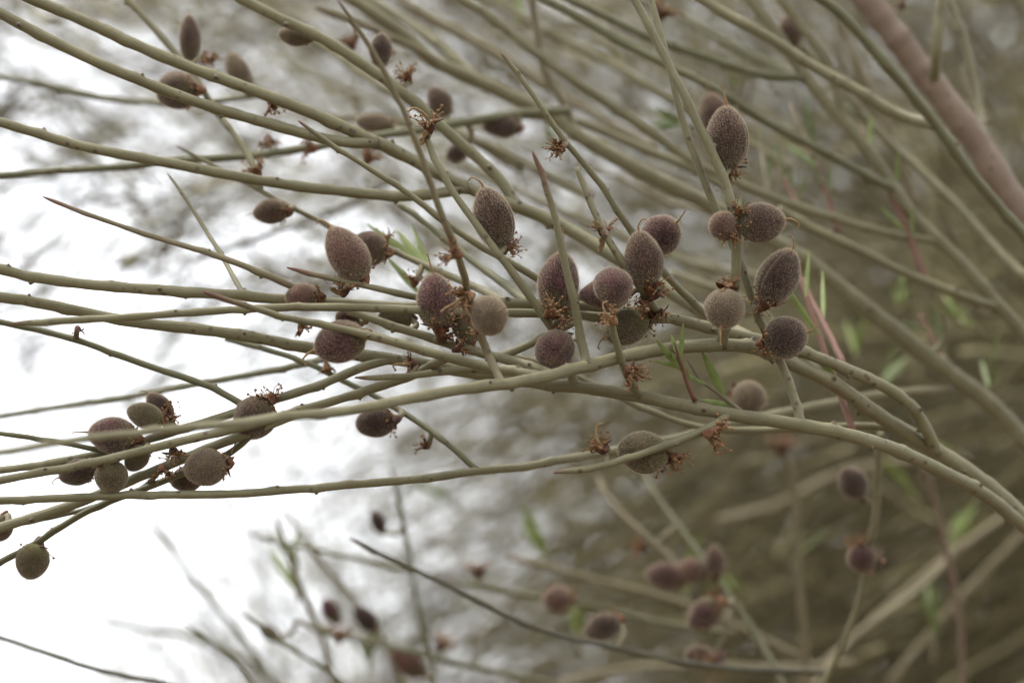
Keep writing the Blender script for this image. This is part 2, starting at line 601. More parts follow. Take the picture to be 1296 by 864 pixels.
def stem_geometry(pts, w0, w1, tip, seed, detail):
    rr = random.Random(seed)
    P = []
    raw = list(pts)
    # branches that run out of the frame go on beyond it
    def outside(p):
        return p[0] < 6 or p[0] > W_PX - 6 or p[1] < 6 or p[1] > H_PX - 6
    ext = []
    for end in (0, -1):
        p, q = (raw[0], raw[1]) if end == 0 else (raw[-1], raw[-2])
        if outside(p) and not (end == 0 and tip):
            v = np.array(p, float) - np.array(q, float)
            ln = max(1.0, math.hypot(v[0], v[1]))
            v = v / ln * 260
            v[2] = np.clip(v[2], -0.02, 0.05)
            e = tuple(np.array(p) + v)
            raw = [e] + raw if end == 0 else raw + [e]
    n = len(raw)
    cum = [0.0]
    for i in range(1, n):
        cum.append(cum[-1] + math.hypot(raw[i][0] - raw[i - 1][0], raw[i][1] - raw[i - 1][1]))
    for i, (x, y, d) in enumerate(raw):
        w = w0 + (w1 - w0) * cum[i] / cum[-1]
        j = 0.0
        p = at(x + rr.uniform(-j, j), y + rr.uniform(-j, j), d)
        P.append(np.array([p.x, p.y, p.z, w * PXK * d / 2]))
    D = catmull(P, 0.0016 if detail > 1 else 0.0032)
    pts3, rad = D[:, :3].copy(), D[:, 3].copy()
    # even out the hand-traced points: a bent twig, not a rippled one
    hw = int(0.016 / (0.0016 if detail > 1 else 0.0032))
    hw = min(hw, (len(pts3) - 1) // 3)
    if hw > 1:
        ker = np.exp(-np.linspace(-1.8, 1.8, 2 * hw + 1) ** 2)
        ker /= ker.sum()
        full = np.column_stack([pts3, rad])
        pad = np.concatenate([2 * full[0] - full[hw:0:-1], full, 2 * full[-1] - full[-2:-hw - 2:-1]])
        full = np.column_stack([np.convolve(pad[:, c], ker, mode='valid') for c in range(4)])
        pts3, rad = full[:, :3].copy(), full[:, 3].copy()
    s = np.concatenate([[0], np.cumsum(np.linalg.norm(np.diff(pts3, axis=0), axis=1))])
    # nodes: slight swellings with a bud scar
    nodes, k = [], rr.uniform(0.006, 0.016)
    while k < s[-1] - 0.004:
        nodes.append(k)
        k += (rr.uniform(0.006, 0.020) if rr.random() < .5 else rr.uniform(0.018, 0.038)) * (0.8 + rad.mean() / 0.0025 * 0.4)
    T, N, B = frames(pts3)
    phase = rr.uniform(0, 6)
    side = [phase + 2.4 * i for i in range(len(nodes))]
    off = np.zeros_like(pts3)
    tipa, joint = np.zeros(len(s)), np.zeros(len(s))
    for nk, a in zip(nodes, side):
        g = np.exp(-((s - nk) / 0.0022) ** 2)
        rad *= 1 + 0.09 * g
        off += (g * 0.0003)[:, None] * (math.cos(a) * N + math.sin(a) * B)
    # slow wander so that no stem is ruler-smooth
    for f in (rr.uniform(60, 90), rr.uniform(130, 200)):
        ph1, ph2 = rr.uniform(0, 6), rr.uniform(0, 6)
        amp = 0.007 / f
        off += (amp * np.sin(s * f + ph1))[:, None] * N + (amp * np.cos(s * f + ph2))[:, None] * B
    pts3 += off
    rad *= 1 + 0.03 * np.sin(s * 310 + phase) + 0.025 * np.sin(s * 733 + 2 * phase)
    if tip:
        tl = 0.004 + 2.2 * rad[0]
        rad *= np.clip(0.30 + 0.70 * (s / tl) ** 0.6, 0, 1)
        tipa = np.clip(1 - s / (0.016 if tip == 2 else 0.005), 0, 1) ** 0.8 * (0.95 if tip == 2 else 0.7)
    return pts3, rad, s, nodes, side, tipa, joint


def make_stem(name, pts, w0, w1, mat, parent, origin, seed, tip=0, detail=2, buds=True, join_end=False, key=None):
    pts3, rad, s, nodes, side, tipa, joint = stem_geometry(pts, w0, w1, tip, seed, detail)
    if join_end:   # flare and darken where it leaves its branch
        q = s[-1] - s
        rad = rad * (1 + 0.38 * np.exp(-(q / 0.0016) ** 2))
        joint = 0.75 * np.exp(-(q / 0.0013) ** 2)
    sides = 12 if detail > 1 else 8
    ang = np.arange(sides)
    rr = np.random.default_rng(seed)
    wob = 1 + 0.035 * np.sin(ang * 2 * math.pi / sides * 3 + rr.uniform(0, 6))[None, :] + rr.normal(size=(len(s), sides)) * 0.012
    v, f, u = tube(pts3 - np.array(origin), rad, sides, True, wob)
    me = mesh_of(name, v, f, mat, uvs=u, attr={'tip': np.repeat(tipa, sides), 'joint': np.repeat(joint, sides)})
    o = bpy.data.objects.new(name, me)
    link(o, parent)
    if parent is None:
        o.location = origin
    if key:
        SAMPLES[key] = (pts3, rad)
    if buds:
        T, N, B = frames(pts3)
        for nk, a in zip(nodes, side):
            if random.Random(int(nk * 1e6) + seed).random() < 0.12:
                continue
            i = min(int(np.searchsorted(s, nk)), len(s) - 1)
            if i < 1 or nk < 0.004:
                continue
            nrm = Vector(math.cos(a) * N[i] + math.sin(a) * B[i])
            t = Vector(T[i])
            if tip or True:
                t = -t
            b = nrm.cross(t)
            M3 = Matrix((t, b, nrm)).transposed()
            sz = float(np.clip(rad[i] * 0.40, 0.00035, 0.0011)) * random.Random(int(nk * 1e6)).uniform(0.7, 1.25)
            ob = bpy.data.objects.new('bud', BUD)
            loc = Vector(pts3[i]) + nrm * float(rad[i]) * 0.90 - Vector(origin)
            ob.matrix_local = Matrix.Translation(loc) @ M3.to_4x4() @ Matrix.Diagonal((sz, sz, sz * 1.15, 1))
            link(ob, o)
    return o


def to_px(pts):
    q = (np.asarray(pts) - np.array(CAM_LOC)) @ np.array(CAM_M)
    d = -q[:, 2]
    return q[:, 0] / (PXK * d) + W_PX / 2, H_PX / 2 - q[:, 1] / (PXK * d), d


def nearest(x, y, d, keys=None):
    """the spot on a branch closest to a pixel and depth: (pixels away, key, point, radius, depth)"""
    best = None
    for k, (pts, rad) in SAMPLES.items():
        if keys and k not in keys:
            continue
        if k not in PXC:
            PXC[k] = to_px(pts)
        X, Y, Dp = PXC[k]
        e = np.hypot(X - x, Y - y) + 700 * np.abs(Dp - d)
        i = int(e.argmin())
        if best is None or e[i] < best[0]:
            best = (float(e[i]), k, Vector(pts[i]), float(rad[i]), float(Dp[i]))
    return best


PXC = {}


# key: (mat, points, w0, w1, tip)
BR = {}
O, G, TN, DK, RD, TK = M_BARK, M_BARK_GREEN, M_BARK_TAN, M_BARK_DARK, M_BARK_RED, M_BARK_TRUNK


def br(key, name, label, mat, pts, w0, w1, tip=0, twigs=(), group=None, detail=2, d=None, cat='branch', buds=True, base_on=None):
    """one branch: its stem, and the side twigs that grow from it as parts"""
    if d is not None:
        pts = [(p[0], p[1], d) for p in pts] if not isinstance(d, tuple) else \
              [(p[0], p[1], d[0] + (d[1] - d[0]) * i / (len(pts) - 1)) for i, p in enumerate(pts)]
    if base_on:
        pts = list(pts[:-1]) + [on_branch(pts[-1], base_on)]
    base = at(*pts[-1])
    root = empty(name, base)
    tag(root, label, cat, group)
    seed = abs(hash_name(key))
    make_stem('stem', pts, w0, w1, mat, root, base, seed, tip, detail, buds, key=key)
    for j, tw in enumerate(twigs):
        k2, m2, p2, a0, a1, t2 = tw
        p2 = p2[:-1] + [on_branch(p2[-1], key)]
        make_stem('side_twig', p2, a0, a1, m2, root, base, seed + 17 * (j + 1), t2, detail, buds, True, k2)
    BR[key] = root
    return root


def hash_name(s):
    h = 7
    for ch in s:
        h = (h * 31 + ord(ch)) % 1000003
    return h


def on_branch(p, key):
    """the same spot, moved onto the middle line of the branch it grows from"""
    h = nearest(p[0], p[1], p[2], (key,))
    X, Y, Dp = to_px([h[2]])
    return (float(X[0]), float(Y[0]), float(Dp[0]))


def D(pts, *ds):
    """spread depths over traced points"""
    n = len(pts)
    xs = np.linspace(0, len(ds) - 1, n)
    return [(p[0], p[1], float(np.interp(x, range(len(ds)), ds))) for p, x in zip(pts, xs)]


# ---- in and near the plane of focus
br('M1', 'almond_branch', 'long olive branch whose blurred thin end crosses in front of the bottom fruit cluster', O,
   D([(-60, 583), (0, 572), (67, 562), (117, 553), (213, 544), (297, 536), (347, 528), (432, 521), (515, 506), (592, 491), (672, 481), (732, 466), (792, 451),
      (842, 441), (907, 436), (961, 440), (1000, 459), (1051, 483), (1084, 505), (1117, 529), (1151, 550), (1190, 573), (1240, 606), (1291, 650)],
     .640, .658, .70, .75, .782, .80, .835, .86, .87), 8, 24, 1, (
       ('S1', O, D([(800, -5), (829, 47), (845, 80), (862, 110), (880, 150), (897, 187), (921, 233), (927, 262), (931, 290), (933, 330), (930, 368), (919, 408), (911, 437)],
                   .79, .785, .785, .795), 8, 14, 0),
       ('B14', O, D([(674, 192), (685, 217), (699, 257), (706, 288), (715, 335), (729, 388), (739, 448), (743, 467)], .772, .774, .785), 7, 12, 2),
       ('B10', TN, D([(428, 0), (462, 50), (492, 97), (512, 147), (532, 190), (549, 247), (565, 288), (577, 312), (586, 345), (592, 370), (604, 415), (618, 450), (632, 482)],
                    .705, .715, .725, .735, .765, .781), 6, 11, 1)))
br('M2', 'almond_branch', 'pale olive main branch carrying the bare twig with three dried flowers', O,
   D([(0, 376), (80, 388), (167, 408), (267, 418), (333, 428), (393, 441), (452, 448), (532, 460), (619, 475), (695, 486), (752, 492), (809, 501), (864, 513),
      (931, 525), (1007, 536), (1084, 553), (1134, 568), (1197, 599), (1231, 616), (1264, 639), (1296, 664)],
     .79, .80, .81, .81, .80, .79, .80, .84, .87), 13, 19, 0, (
       ('S2', O, D([(822, -5), (838, 50), (850, 95), (866, 160), (884, 210), (904, 262), (922, 297), (937, 331), (947, 365), (962, 405), (987, 455), (1004, 495), (1012, 535)],
                   .81, .80, .798, .798, .80, .80), 7, 12, 0),
       ('T1', O, D([(701, 598), (725, 596), (755, 592), (783, 584), (809, 577), (835, 564), (860, 556), (885, 548), (908, 539), (924, 527)],
                   .772, .775, .78, .79), 8, 11, 1),
       ('ST', O, D([(773, 397), (779, 430), (787, 456), (794, 475), (806, 505)], .773, .782, .788), 8, 11, 0)))
br('M4', 'almond_branch', 'long olive branch topped by a dark scarred end, ending in a downward arch', O,
   D([(0, 341), (67, 355), (193, 366), (257, 371), (323, 376), (432, 384), (525, 389), (600, 386), (642, 384), (700, 386), (760, 389), (845, 401), (907, 417), (961, 430),
      (1017, 446), (1051, 458), (1097, 478), (1141, 501), (1164, 525), (1178, 553), (1186, 572)],
     .785, .79, .80, .805, .81, .815, .83, .85, .86), 13, 15, 0, (
       ('RT', O, D([(363, 338), (391, 346), (425, 353), (453, 361), (476, 364), (508, 373), (540, 379), (590, 386)], .782, .786, .79, .808), 6, 10, 2),
       ('B7', O, D([(212, 219), (235, 250), (258, 288), (284, 330), (311, 371)], .84, .83, .80), 4, 7, 1)))
br('M6', 'almond_branch', 'straight olive branch with a blunt reddish tip lying over the scarred long branch', O,
   D([(15, 409), (80, 406), (143, 403), (207, 398), (267, 394), (333, 389), (432, 388), (525, 392), (600, 396), (650, 396), (720, 397), (800, 403), (850, 408)],
     .76, .765, .772, .785, .80, .812), 9, 12, 1, base_on='M4')
br('M7', 'almond_branch', 'olive branch with a long dark red pointed tip over two parallel branches', O,
   D([(257, 369), (277, 377), (295, 383), (320, 388), (360, 402), (432, 416), (499, 432), (579, 456), (632, 467), (690, 479)],
     .748, .757, .768, .776, .787), 7, 14, 2, base_on='M1')
br('M8', 'almond_branch', 'spotted olive branch under the upright purple fruit with green base', O,
   D([(440, 393), (470, 402), (525, 421), (575, 438), (619, 449), (665, 461), (700, 474)], .798, .796, .790, .790), 10, 13, 0, base_on='M1')
br('M9', 'almond_twig', 'short bare olive twig with reddish point below a dried flower', O,
   D([(449, 478), (499, 479), (549, 471), (600, 466), (640, 470)], .78, .784, .795), 6, 13, 1, cat='twig', base_on='M7')
br('B11', 'almond_twig', 'olive twig ending in a dark red dried flower with cream hook', O,
   D([(540, 176), (552, 205), (565, 233), (599, 277), (620, 307), (642, 335), (679, 388), (702, 419), (716, 450), (728, 489)], .792, .787, .783, .790, .802), 8, 12, 0, cat='twig', base_on='M2')
br('B12', 'almond_twig', 'olive twig with pointed brown tip passing behind the fruit with curled beak', O,
   D([(378, 153), (405, 174), (432, 190), (480, 222), (529, 253), (565, 283), (619, 318), (645, 330), (679, 351), (720, 374), (765, 389)],
     .80, .805, .81, .81, .812), 6, 11, 1, cat='twig', base_on='M4')
br('B13', 'almond_twig', 'slender twig with a brown tip and a pale fuzzy dried flower', O,
   D([(634, 67), (659, 97), (699, 157), (722, 187), (759, 230), (792, 283), (815, 315), (842, 348), (864, 370), (895, 400), (925, 424)],
     .80, .80, .805, .815, .83), 6, 11, 1, cat='twig', base_on='M4')
br('B15', 'almond_twig', 'twig ending in a blunt top above the pair of round purple fruits', O,
   D([(729, 212), (745, 253), (760, 288), (782, 325), (802, 352), (820, 376), (829, 392), (838, 403)], .79, .788, .79, .812), 7, 12, 0, cat='twig', base_on='M4')
br('X2', 'almond_twig', 'short broken olive twig reaching up between the main branches under the tall fruit', O,
   D([(728, 407), (709, 417), (680, 431), (655, 443), (635, 452), (615, 458)], .797, .797, .795), 9, 11, 0, cat='twig')
br('X1', 'almond_twig', 'dark green twig slanting down behind the upright purple fruit', G,
   D([(505, 258), (545, 286), (587, 322), (625, 350), (660, 378), (690, 390)], .87, .855, .82), 7, 11, 0, cat='twig', base_on='M4')

# ---- lower-left fan
br('LB1', 'almond_twig', 'thin drooping twig running into the large purple fruit', G,
   D([(0, 548), (40, 554), (73, 558), (93, 563), (120, 569), (160, 577)], .785, .79, .795), 5, 7, 0, cat='twig')
br('LB2', 'almond_branch', 'smooth olive branch reaching the round fruit with a dark stamen crown', O,
   D([(0, 595), (50, 589), (87, 582), (133, 573), (190, 556), (242, 539), (297, 523), (340, 508), (395, 491), (436, 474), (470, 458), (500, 454)],
     .79, .795, .80, .80, .805, .81), 8, 12, 0, (
       ('M10', G, D([(0, 407), (43, 416), (103, 431), (147, 448), (190, 465), (247, 481), (283, 496), (312, 517)], .81, .805, .80), 7, 9, 0),), base_on='M2')
br('LB3', 'almond_branch', 'olive branch passing just above the green fruit with a papery petal', O,
   D([(0, 608), (50, 598), (100, 589), (150, 577), (183, 569), (222, 559), (267, 549), (320, 538), (383, 518), (432, 505), (473, 489), (510, 480), (560, 470)],
     .775, .78, .785, .79, .80, .80), 10, 12, 0, base_on='M7')
br('LB4', 'almond_branch', 'thick olive branch under the cluster of hanging fruits', O,
   D([(0, 668), (52, 651), (94, 639), (129, 624), (167, 607), (216, 588), (253, 571), (301, 554), (345, 536), (400, 516)], .80, .80, .795, .79), 14, 12, 0, (
       ('LB5', G, D([(0, 710), (52, 684), (94, 655), (129, 637), (180, 620), (213, 606), (250, 592), (284, 580), (312, 558), (322, 546)], .81, .805, .80, .795), 8, 9, 0),
       ('LB5b', G, D([(20, 665), (60, 657), (104, 645), (150, 631), (185, 617), (208, 604)], .815, .81, .803), 5, 7, 1)), base_on='LB3')
br('LB6', 'almond_twig', 'faint dark green twig high above the cluster with papery petal', G,
   D([(0, 527), (45, 519), (83, 514), (123, 508), (175, 500), (216, 492), (300, 477), (380, 461), (440, 452)], .96, .93, .86), 6, 9, 0, cat='twig', base_on='M2')
br('B20', 'almond_branch', 'long thin olive branch below all the others, bare along its free half', O,
   D([(0, 633), (100, 629), (213, 626), (317, 624), (363, 619), (432, 614), (499, 609), (552, 604), (599, 596), (665, 590), (715, 580), (752, 575), (810, 563), (864, 552),
      (950, 530), (1031, 514), (1097, 501), (1164, 494), (1204, 493)], .78, .79, .81, .84, .88, .94, 1.0), 10, 11, 0, (
       ('B21', G, D([(285, 428), (317, 438), (367, 450), (405, 464), (435, 484), (478, 501), (502, 518), (542, 542), (575, 568), (602, 594)], .85, .85, .845, .826), 7, 8, 0),))

# ---- upper-left
br('B1', 'almond_branch', 'stout olive branch dotted with brown scars, forked three times', O,
   D([(38, -2), (90, 20), (145, 44), (220, 78), (315, 112), (400, 146), (470, 177), (530, 206), (592, 238), (659, 264), (719, 288), (765, 318),
      (820, 350), (870, 384), (930, 418), (985, 448)], .815, .82, .83, .85, .86, .85, .84), 14, 17, 0, (
       ('B2', O, D([(0, 16), (65, 52), (125, 80), (190, 107), (245, 128), (300, 145), (375, 167), (440, 182), (471, 187)], .805, .81, .825, .838), 14, 14, 0),
       ('B3', O, D([(0, 155), (83, 180), (140, 193), (200, 203), (267, 217), (320, 228), (432, 242), (500, 248), (550, 247), (588, 241)], .815, .825, .84, .853), 12, 14, 0),
       ('B9', O, D([(307, 0), (353, 23), (417, 52), (450, 76), (482, 97), (519, 124), (565, 167), (605, 200), (645, 237), (657, 260)], .85, .85, .855, .858), 13, 14, 0)), base_on='M1')
br('B4', 'almond_branch', 'dull green branch running level behind the two stout scarred branches', G,
   D([(0, 222), (60, 217), (147, 212), (240, 202), (333, 196), (377, 189), (475, 173), (569, 157), (652, 145), (720, 140)], .90, .91, .93, .97), 8, 12, 0)
br('B5', 'almond_twig', 'soft olive twig crossing steeply behind both stout scarred branches', O,
   D([(160, -2), (200, 43), (225, 70), (247, 97), (277, 147), (300, 173), (323, 213), (330, 240)], .90, .89, .87), 8, 9, 0, cat='twig')
br('B6', 'almond_twig', 'olive twig with small brown fruit hanging near its thin free end', O,
   D([(223, 185), (257, 203), (310, 229), (340, 247), (363, 260), (400, 277), (440, 298), (491, 315), (537, 335), (560, 344), (600, 362), (640, 380)],
     .88, .87, .86, .845, .82), 5, 10, 1, cat='twig', base_on='M4')
br('B8', 'almond_twig', 'arching twig with a long rusty red pointed tip against the white sky', TN,
   D([(54, 249), (100, 267), (160, 288), (233, 311), (300, 333), (350, 353), (382, 370), (420, 386)], .80, .795, .792, .80), 5, 10, 2, cat='twig', base_on='M4')
br('UL1', 'almond_twig', 'blurred thin twig behind the flattened fruit on the stout branch', G,
   D([(-10, 96), (70, 110), (130, 124), (200, 130), (260, 130), (330, 120)], 1.02, 1.0, .96), 7, 9, 0, cat='twig', detail=1)

# ---- right: the trunk and the branches behind
br('R1', 'almond_limb', 'thick pinkish brown limb rising along the dark side of the shrub', TK,
   D([(1082, -20), (1097, 0), (1131, 45), (1164, 87), (1184, 112), (1214, 150), (1247, 195), (1264, 227), (1296, 275), (1310, 300)], .985, .975, .965), 30, 40, 0, (
       ('R2', O, D([(1193, -5), (1188, 33), (1185, 70), (1183, 105)], .965, .962), 14, 15, 0),
       ('R3', O, D([(1198, -8), (1217, 40), (1230, 90), (1240, 140), (1256, 205)], 1.0, .985), 11, 12, 0)), cat='limb')
br('R4', 'almond_branch', 'dark olive branch crossing in front of the pinkish limb', G,
   D([(1034, -5), (1060, 12), (1081, 33), (1111, 70), (1147, 110), (1181, 153), (1224, 213), (1254, 250), (1296, 296)], .905, .91, .93), 13, 14, 0)
br('R5', 'almond_branch', 'olive branch joining the dark branch in front of the pinkish limb', O,
   D([(882, -4), (921, 20), (974, 47), (1021, 80), (1064, 103), (1104, 127), (1141, 147), (1180, 160)], .94, .935, .925), 13, 15, 0, base_on='R4')
br('R7', 'almond_branch', 'forked olive branch descending past the red shoots to the dark shrub', O,
   D([(945, -4), (977, 33), (1011, 87), (1037, 120), (1071, 157), (1107, 200), (1131, 240), (1164, 283), (1217, 331), (1261, 385), (1296, 421)], 1.0, .99, .985), 12, 19, 0, (
       ('R8', O, D([(985, -4), (1011, 30), (1041, 70), (1061, 110), (1067, 150)], .99, .992), 10, 11, 0),
       ('R6', G, D([(712, -4), (765, 20), (815, 47), (864, 63), (911, 78), (957, 95), (1013, 108)], .98, .985, .993), 10, 11, 0),
       ('R11', O, D([(582, -2), (619, 20), (645, 40), (665, 60), (699, 83), (732, 107), (765, 127), (799, 150), (832, 173), (864, 197), (931, 232), (997, 257), (1051, 275), (1097, 288), (1131, 298), (1184, 312)],
                    .97, .97, .985), 13, 11, 0),
       ('R12', O, D([(985, 265), (1024, 288), (1077, 311), (1131, 338), (1174, 358), (1217, 375), (1261, 391)], .96, .97, .982), 12, 12, 0)))
br('R9', 'almond_branch', 'dusky olive branch crossing behind the tall upright brown fruit', G,
   D([(683, -4), (732, 20), (785, 53), (825, 73), (864, 92), (914, 117), (947, 140), (997, 170), (1051, 197), (1097, 222), (1128, 243)], .95, .94, .985), 11, 11, 0, base_on='R7')
br('R10', 'almond_branch', 'pale olive branch slanting between the dark branch and the red shoots', O,
   D([(1000, 45), (1040, 85), (1077, 127), (1114, 170), (1151, 203), (1184, 233), (1230, 281), (1264, 321), (1296, 351)], 1.04, 1.03, 1.0), 10, 16, 0)
br('R13', 'almond_branch', 'broad out-of-focus branch sloping all the way through the shrub', O,
   D([(439, -4), (482, 23), (519, 50), (549, 80), (582, 91), (615, 107), (665, 130), (699, 147), (732, 172), (765, 190), (799, 210), (864, 243), (910, 265), (960, 292),
      (1024, 333), (1064, 365), (1111, 401), (1154, 435), (1197, 468), (1224, 488), (1264, 521), (1296, 557)], 1.0, 1.0, .99, .99, 1.0), 15, 25, 0, (
       ('T2c', O, D([(463, -4), (512, 27), (542, 47), (572, 70), (608, 103)], 1.03, 1.0), 11, 12, 0),
       ('T2d', TN, D([(400, 10), (449, 27), (492, 47), (532, 63), (566, 86)], .99, .999), 9, 10, 0),
       ('T2e', TN, D([(672, -6), (679, 40), (682, 67), (687, 93), (709, 120), (725, 150), (727, 168)], 1.0, .995), 10, 11, 0),
       ('R14', O, D([(1165, 455), (1190, 440), (1197, 420), (1192, 395)][::-1], .99, .998), 8, 10, 1)))
BLUR_AT = ['behind the dull green branch towards the tall brown almond', 'thin tan one behind the twig with the pale fuzzy flower', 'behind the forked stout branch and the tall foreground twig', 'tan one behind the dark upright almond', 'behind the slender brown-tipped twig top', 'green one above the tall brown almond', 'tan one behind the dark branch at the limb', 'level one behind the forked stout branch', 'behind the almond with forward-curled beak', 'behind the greenish tan round almond', 'running just behind the pale main branch', 'dark one far behind the rusty-tipped twig']
BLUR = 'blurred olive branches behind the fruit'
for i, (mat, p, dd, a, b_) in enumerate([
        (O, [(660, 147), (700, 150), (732, 153), (782, 173), (832, 197), (864, 207), (930, 245)], (1.02, 1.0), 10, 11),
        (TN, [(745, 215), (799, 230), (832, 253), (880, 265), (940, 282)], (1.1, 1.08), 6, 7),
        (O, [(330, 10), (380, 40), (432, 75), (480, 110), (540, 140), (600, 180), (660, 215)], (1.1, 1.06), 9, 11),
        (TN, [(500, -5), (560, 30), (620, 62), (690, 108), (760, 150), (830, 190)], (1.12, 1.08), 9, 11),
        (O, [(610, -5), (690, 38), (760, 75), (840, 120), (920, 165), (1000, 215)], (1.16, 1.12), 9, 12),
        (G, [(800, -5), (860, 22), (930, 60), (1010, 100), (1090, 150)], (1.16, 1.12), 9, 11),
        (TN, [(1050, -5), (1075, 60), (1110, 130), (1140, 200), (1160, 260)], (1.1, 1.1), 9, 11),
        (O, [(410, 150), (470, 150), (540, 160), (610, 180), (680, 215), (750, 250)], (1.08, 1.05), 8, 10),
        (O, [(560, 200), (620, 225), (700, 262), (790, 300), (880, 335), (960, 350)], (1.14, 1.1), 9, 11),
        (O, [(850, 345), (900, 362), (955, 385), (1010, 440), (1060, 500)], (1.0, .96), 9, 10),
        (O, [(640, 448), (720, 470), (800, 510), (880, 540), (960, 545), (1040, 540), (1110, 537), (1130, 542)], (.87, .86), 6, 10),
        (DK, [(250, 330), (330, 300), (420, 270), (500, 225)], (1.25, 1.2), 8, 10),
]):
    br('bl%d' % i, 'almond_branch', 'out-of-focus branch, ' + BLUR_AT[i], mat, D(p, *dd), a, b_, 0, group=BLUR, detail=1)

# ---- below: twigs further back
LOW_AT = ['green twig carrying the pale purple almond', 'tan twig below the lower orange flower', 'green twig along the bottom under the dark slim twig', 'upright green twig crossed by the dark slim twig', 'short pointed twig beside the dark sky-crossing twig', 'pointed green twig next to the faint bottom almonds', 'pale faint twig falling steeply across white sky', 'thin level green twig above the cut-tipped dark twig', 'upright tan twig with faint almonds', 'slanting tan twig behind the faint almonds', 'very faint twig far out over the white sky', 'tan twig reaching the lower almond clump from above', 'pale tan stem slanting beside the brown upright shoot', 'level pale stem along the bottom of the shrub', 'straight tan stem rising behind the brown shoot', 'straight tan stem rising beyond the brown shoot', 'broad soft stem behind the drooping twig']
LOW = 'slim twigs of the shrub rising below'
br('L1', 'almond_twig', 'dark slim twig with a cut pale tip above the blurred lower fruits', DK,
   D([(443, 681), (470, 696), (515, 716), (565, 739), (629, 774), (682, 796), (715, 806), (765, 816), (864, 838), (940, 846), (1040, 850)], .93, .95, 1.02), 6, 9, 1, cat='twig', detail=1)
br('L7', 'almond_twig', 'dark thin twig crossing the empty white sky low down', DK,
   D([(0, 806), (50, 823), (117, 846), (167, 856), (210, 866)], .93, .93), 5, 7, 0, cat='twig', detail=1)
br('P1', 'almond_twig', 'drooping olive twig holding two separate dark plum fruits', O,
   D([(1115, 548), (1112, 576), (1109, 643), (1102, 686), (1094, 736), (1081, 783), (1061, 826), (1044, 866)], .93, .97, 1.0), 9, 8, 0, cat='twig', detail=1)
br('P3', 'almond_twig', 'olive twig slanting through the blurred clump of lower fruits', G,
   D([(797, 560), (815, 598), (832, 631), (864, 671), (894, 713), (924, 756), (960, 806), (992, 868)], 1.14, 1.10, 1.06), 7, 10, 0, (
       ('P4', TN, D([(890, 845), (906, 832), (920, 805), (924, 776), (930, 754)], 1.02, 1.02), 5, 6, 0),), cat='twig', detail=1)
br('P2', 'almond_twig', 'upright tan stem topped by an orange dried flower', TN,
   D([(992, 572), (1001, 590), (1007, 643), (1011, 709), (1016, 790), (1022, 870)], 1.15, 1.18), 9, 12, 0, cat='twig', detail=1)
br('P5', 'almond_twig', 'brown upright shoot standing in the lower dark part of the shrub', TK,
   D([(1170, 590), (1181, 626), (1197, 693), (1211, 759), (1218, 868)], 1.15, 1.18), 8, 10, 0, cat='twig', detail=1)
for i, (mat, p, dd, a, b_) in enumerate([
        (G, [(565, 735), (600, 741), (665, 753), (732, 763), (799, 779), (864, 793), (930, 800)], (1.10, 1.12), 6, 8),
        (TN, [(639, 704), (699, 719), (765, 736), (864, 763), (930, 790), (1010, 830)], (1.18, 1.2), 8, 10),
        (G, [(375, 786), (432, 806), (499, 819), (565, 836), (632, 849), (700, 866)], (1.12, 1.12), 6, 9),
        (G, [(495, 593), (512, 666), (522, 726), (529, 776), (545, 829), (550, 868)], (1.10, 1.12), 6, 9),
        (G, [(233, 789), (267, 813), (300, 839), (322, 868)], (1.0, 1.02), 5, 7),
        (G, [(303, 773), (333, 796), (367, 819), (417, 849), (440, 868)], (1.05, 1.08), 5, 8),
        (G, [(187, 656), (233, 716), (273, 766), (300, 796), (350, 868)], (1.3, 1.3), 7, 9),
        (G, [(310, 673), (367, 689), (432, 701), (515, 722)], (1.12, 1.1), 5, 7),
        (TN, [(350, 652), (367, 709), (383, 749), (405, 800), (425, 866)], (1.14, 1.16), 6, 10),
        (TN, [(362, 645), (395, 695), (440, 750), (480, 800), (510, 866)], (1.2, 1.2), 7, 9),
        (G, [(90, 780), (160, 792), (250, 808), (340, 850)], (1.4, 1.4), 6, 9),
        (TN, [(757, 600), (761, 620), (785, 648), (809, 671), (849, 705), (880, 745)], (1.12, 1.08), 7, 9),
        (TN, [(1221, 680), (1181, 729), (1131, 769), (1081, 806), (1030, 868)], (1.25, 1.2), 8, 10),
        (TN, [(700, 866), (790, 846), (870, 842), (980, 846), (1080, 838)], (1.3, 1.3), 9, 10),
        (TN, [(1010, 868), (1090, 800), (1180, 720), (1290, 640)], (1.35, 1.4), 9, 10),
        (TN, [(1120, 868), (1170, 810), (1230, 740), (1300, 670)], (1.4, 1.4), 9, 10),
        (TN, [(900, 660), (980, 640), (1060, 600), (1160, 580)], (1.5, 1.5), 10, 10),
]):
    br('lo%d' % i, 'almond_twig', 'blurred ' + LOW_AT[i], mat, D(p, *dd), a, b_, 1 if p[0][1] > 20 else 0,
       group=LOW, detail=1, cat='twig', buds=False)

# ------------------------------------------------------------------ leaves and shoots
def leaf_mesh(seed):
    rr = random.Random(seed)
    n, V, F = 9, [], []
    bend = rr.uniform(-0.12, 0.12)
    for i in range(n):
        t = i / (n - 1)
        w = 0.075 * (math.sin(math.pi * min(1, t * 0.92 + 0.06)) ** 0.8) * (1 - 0.35 * t) + 0.006
        zz = bend * t * t
        V += [(-w, zz + 0.03 * w / 0.075, t), (0, zz, t), (w, zz + 0.03 * w / 0.075, t)]
    for i in range(n - 1):
        a = 3 * i
        F += [(a, a + 1, a + 4, a + 3), (a + 1, a + 2, a + 5, a + 4)]
    V2 = [(x, y - 0.004, z) for x, y, z in V]
    k = len(V)
    F += [tuple(reversed([i + k for i in f])) for f in F]
    return mesh_of('leaf', V + V2, F, M_LEAF)


LEAVES = [leaf_mesh(i) for i in range(4)]


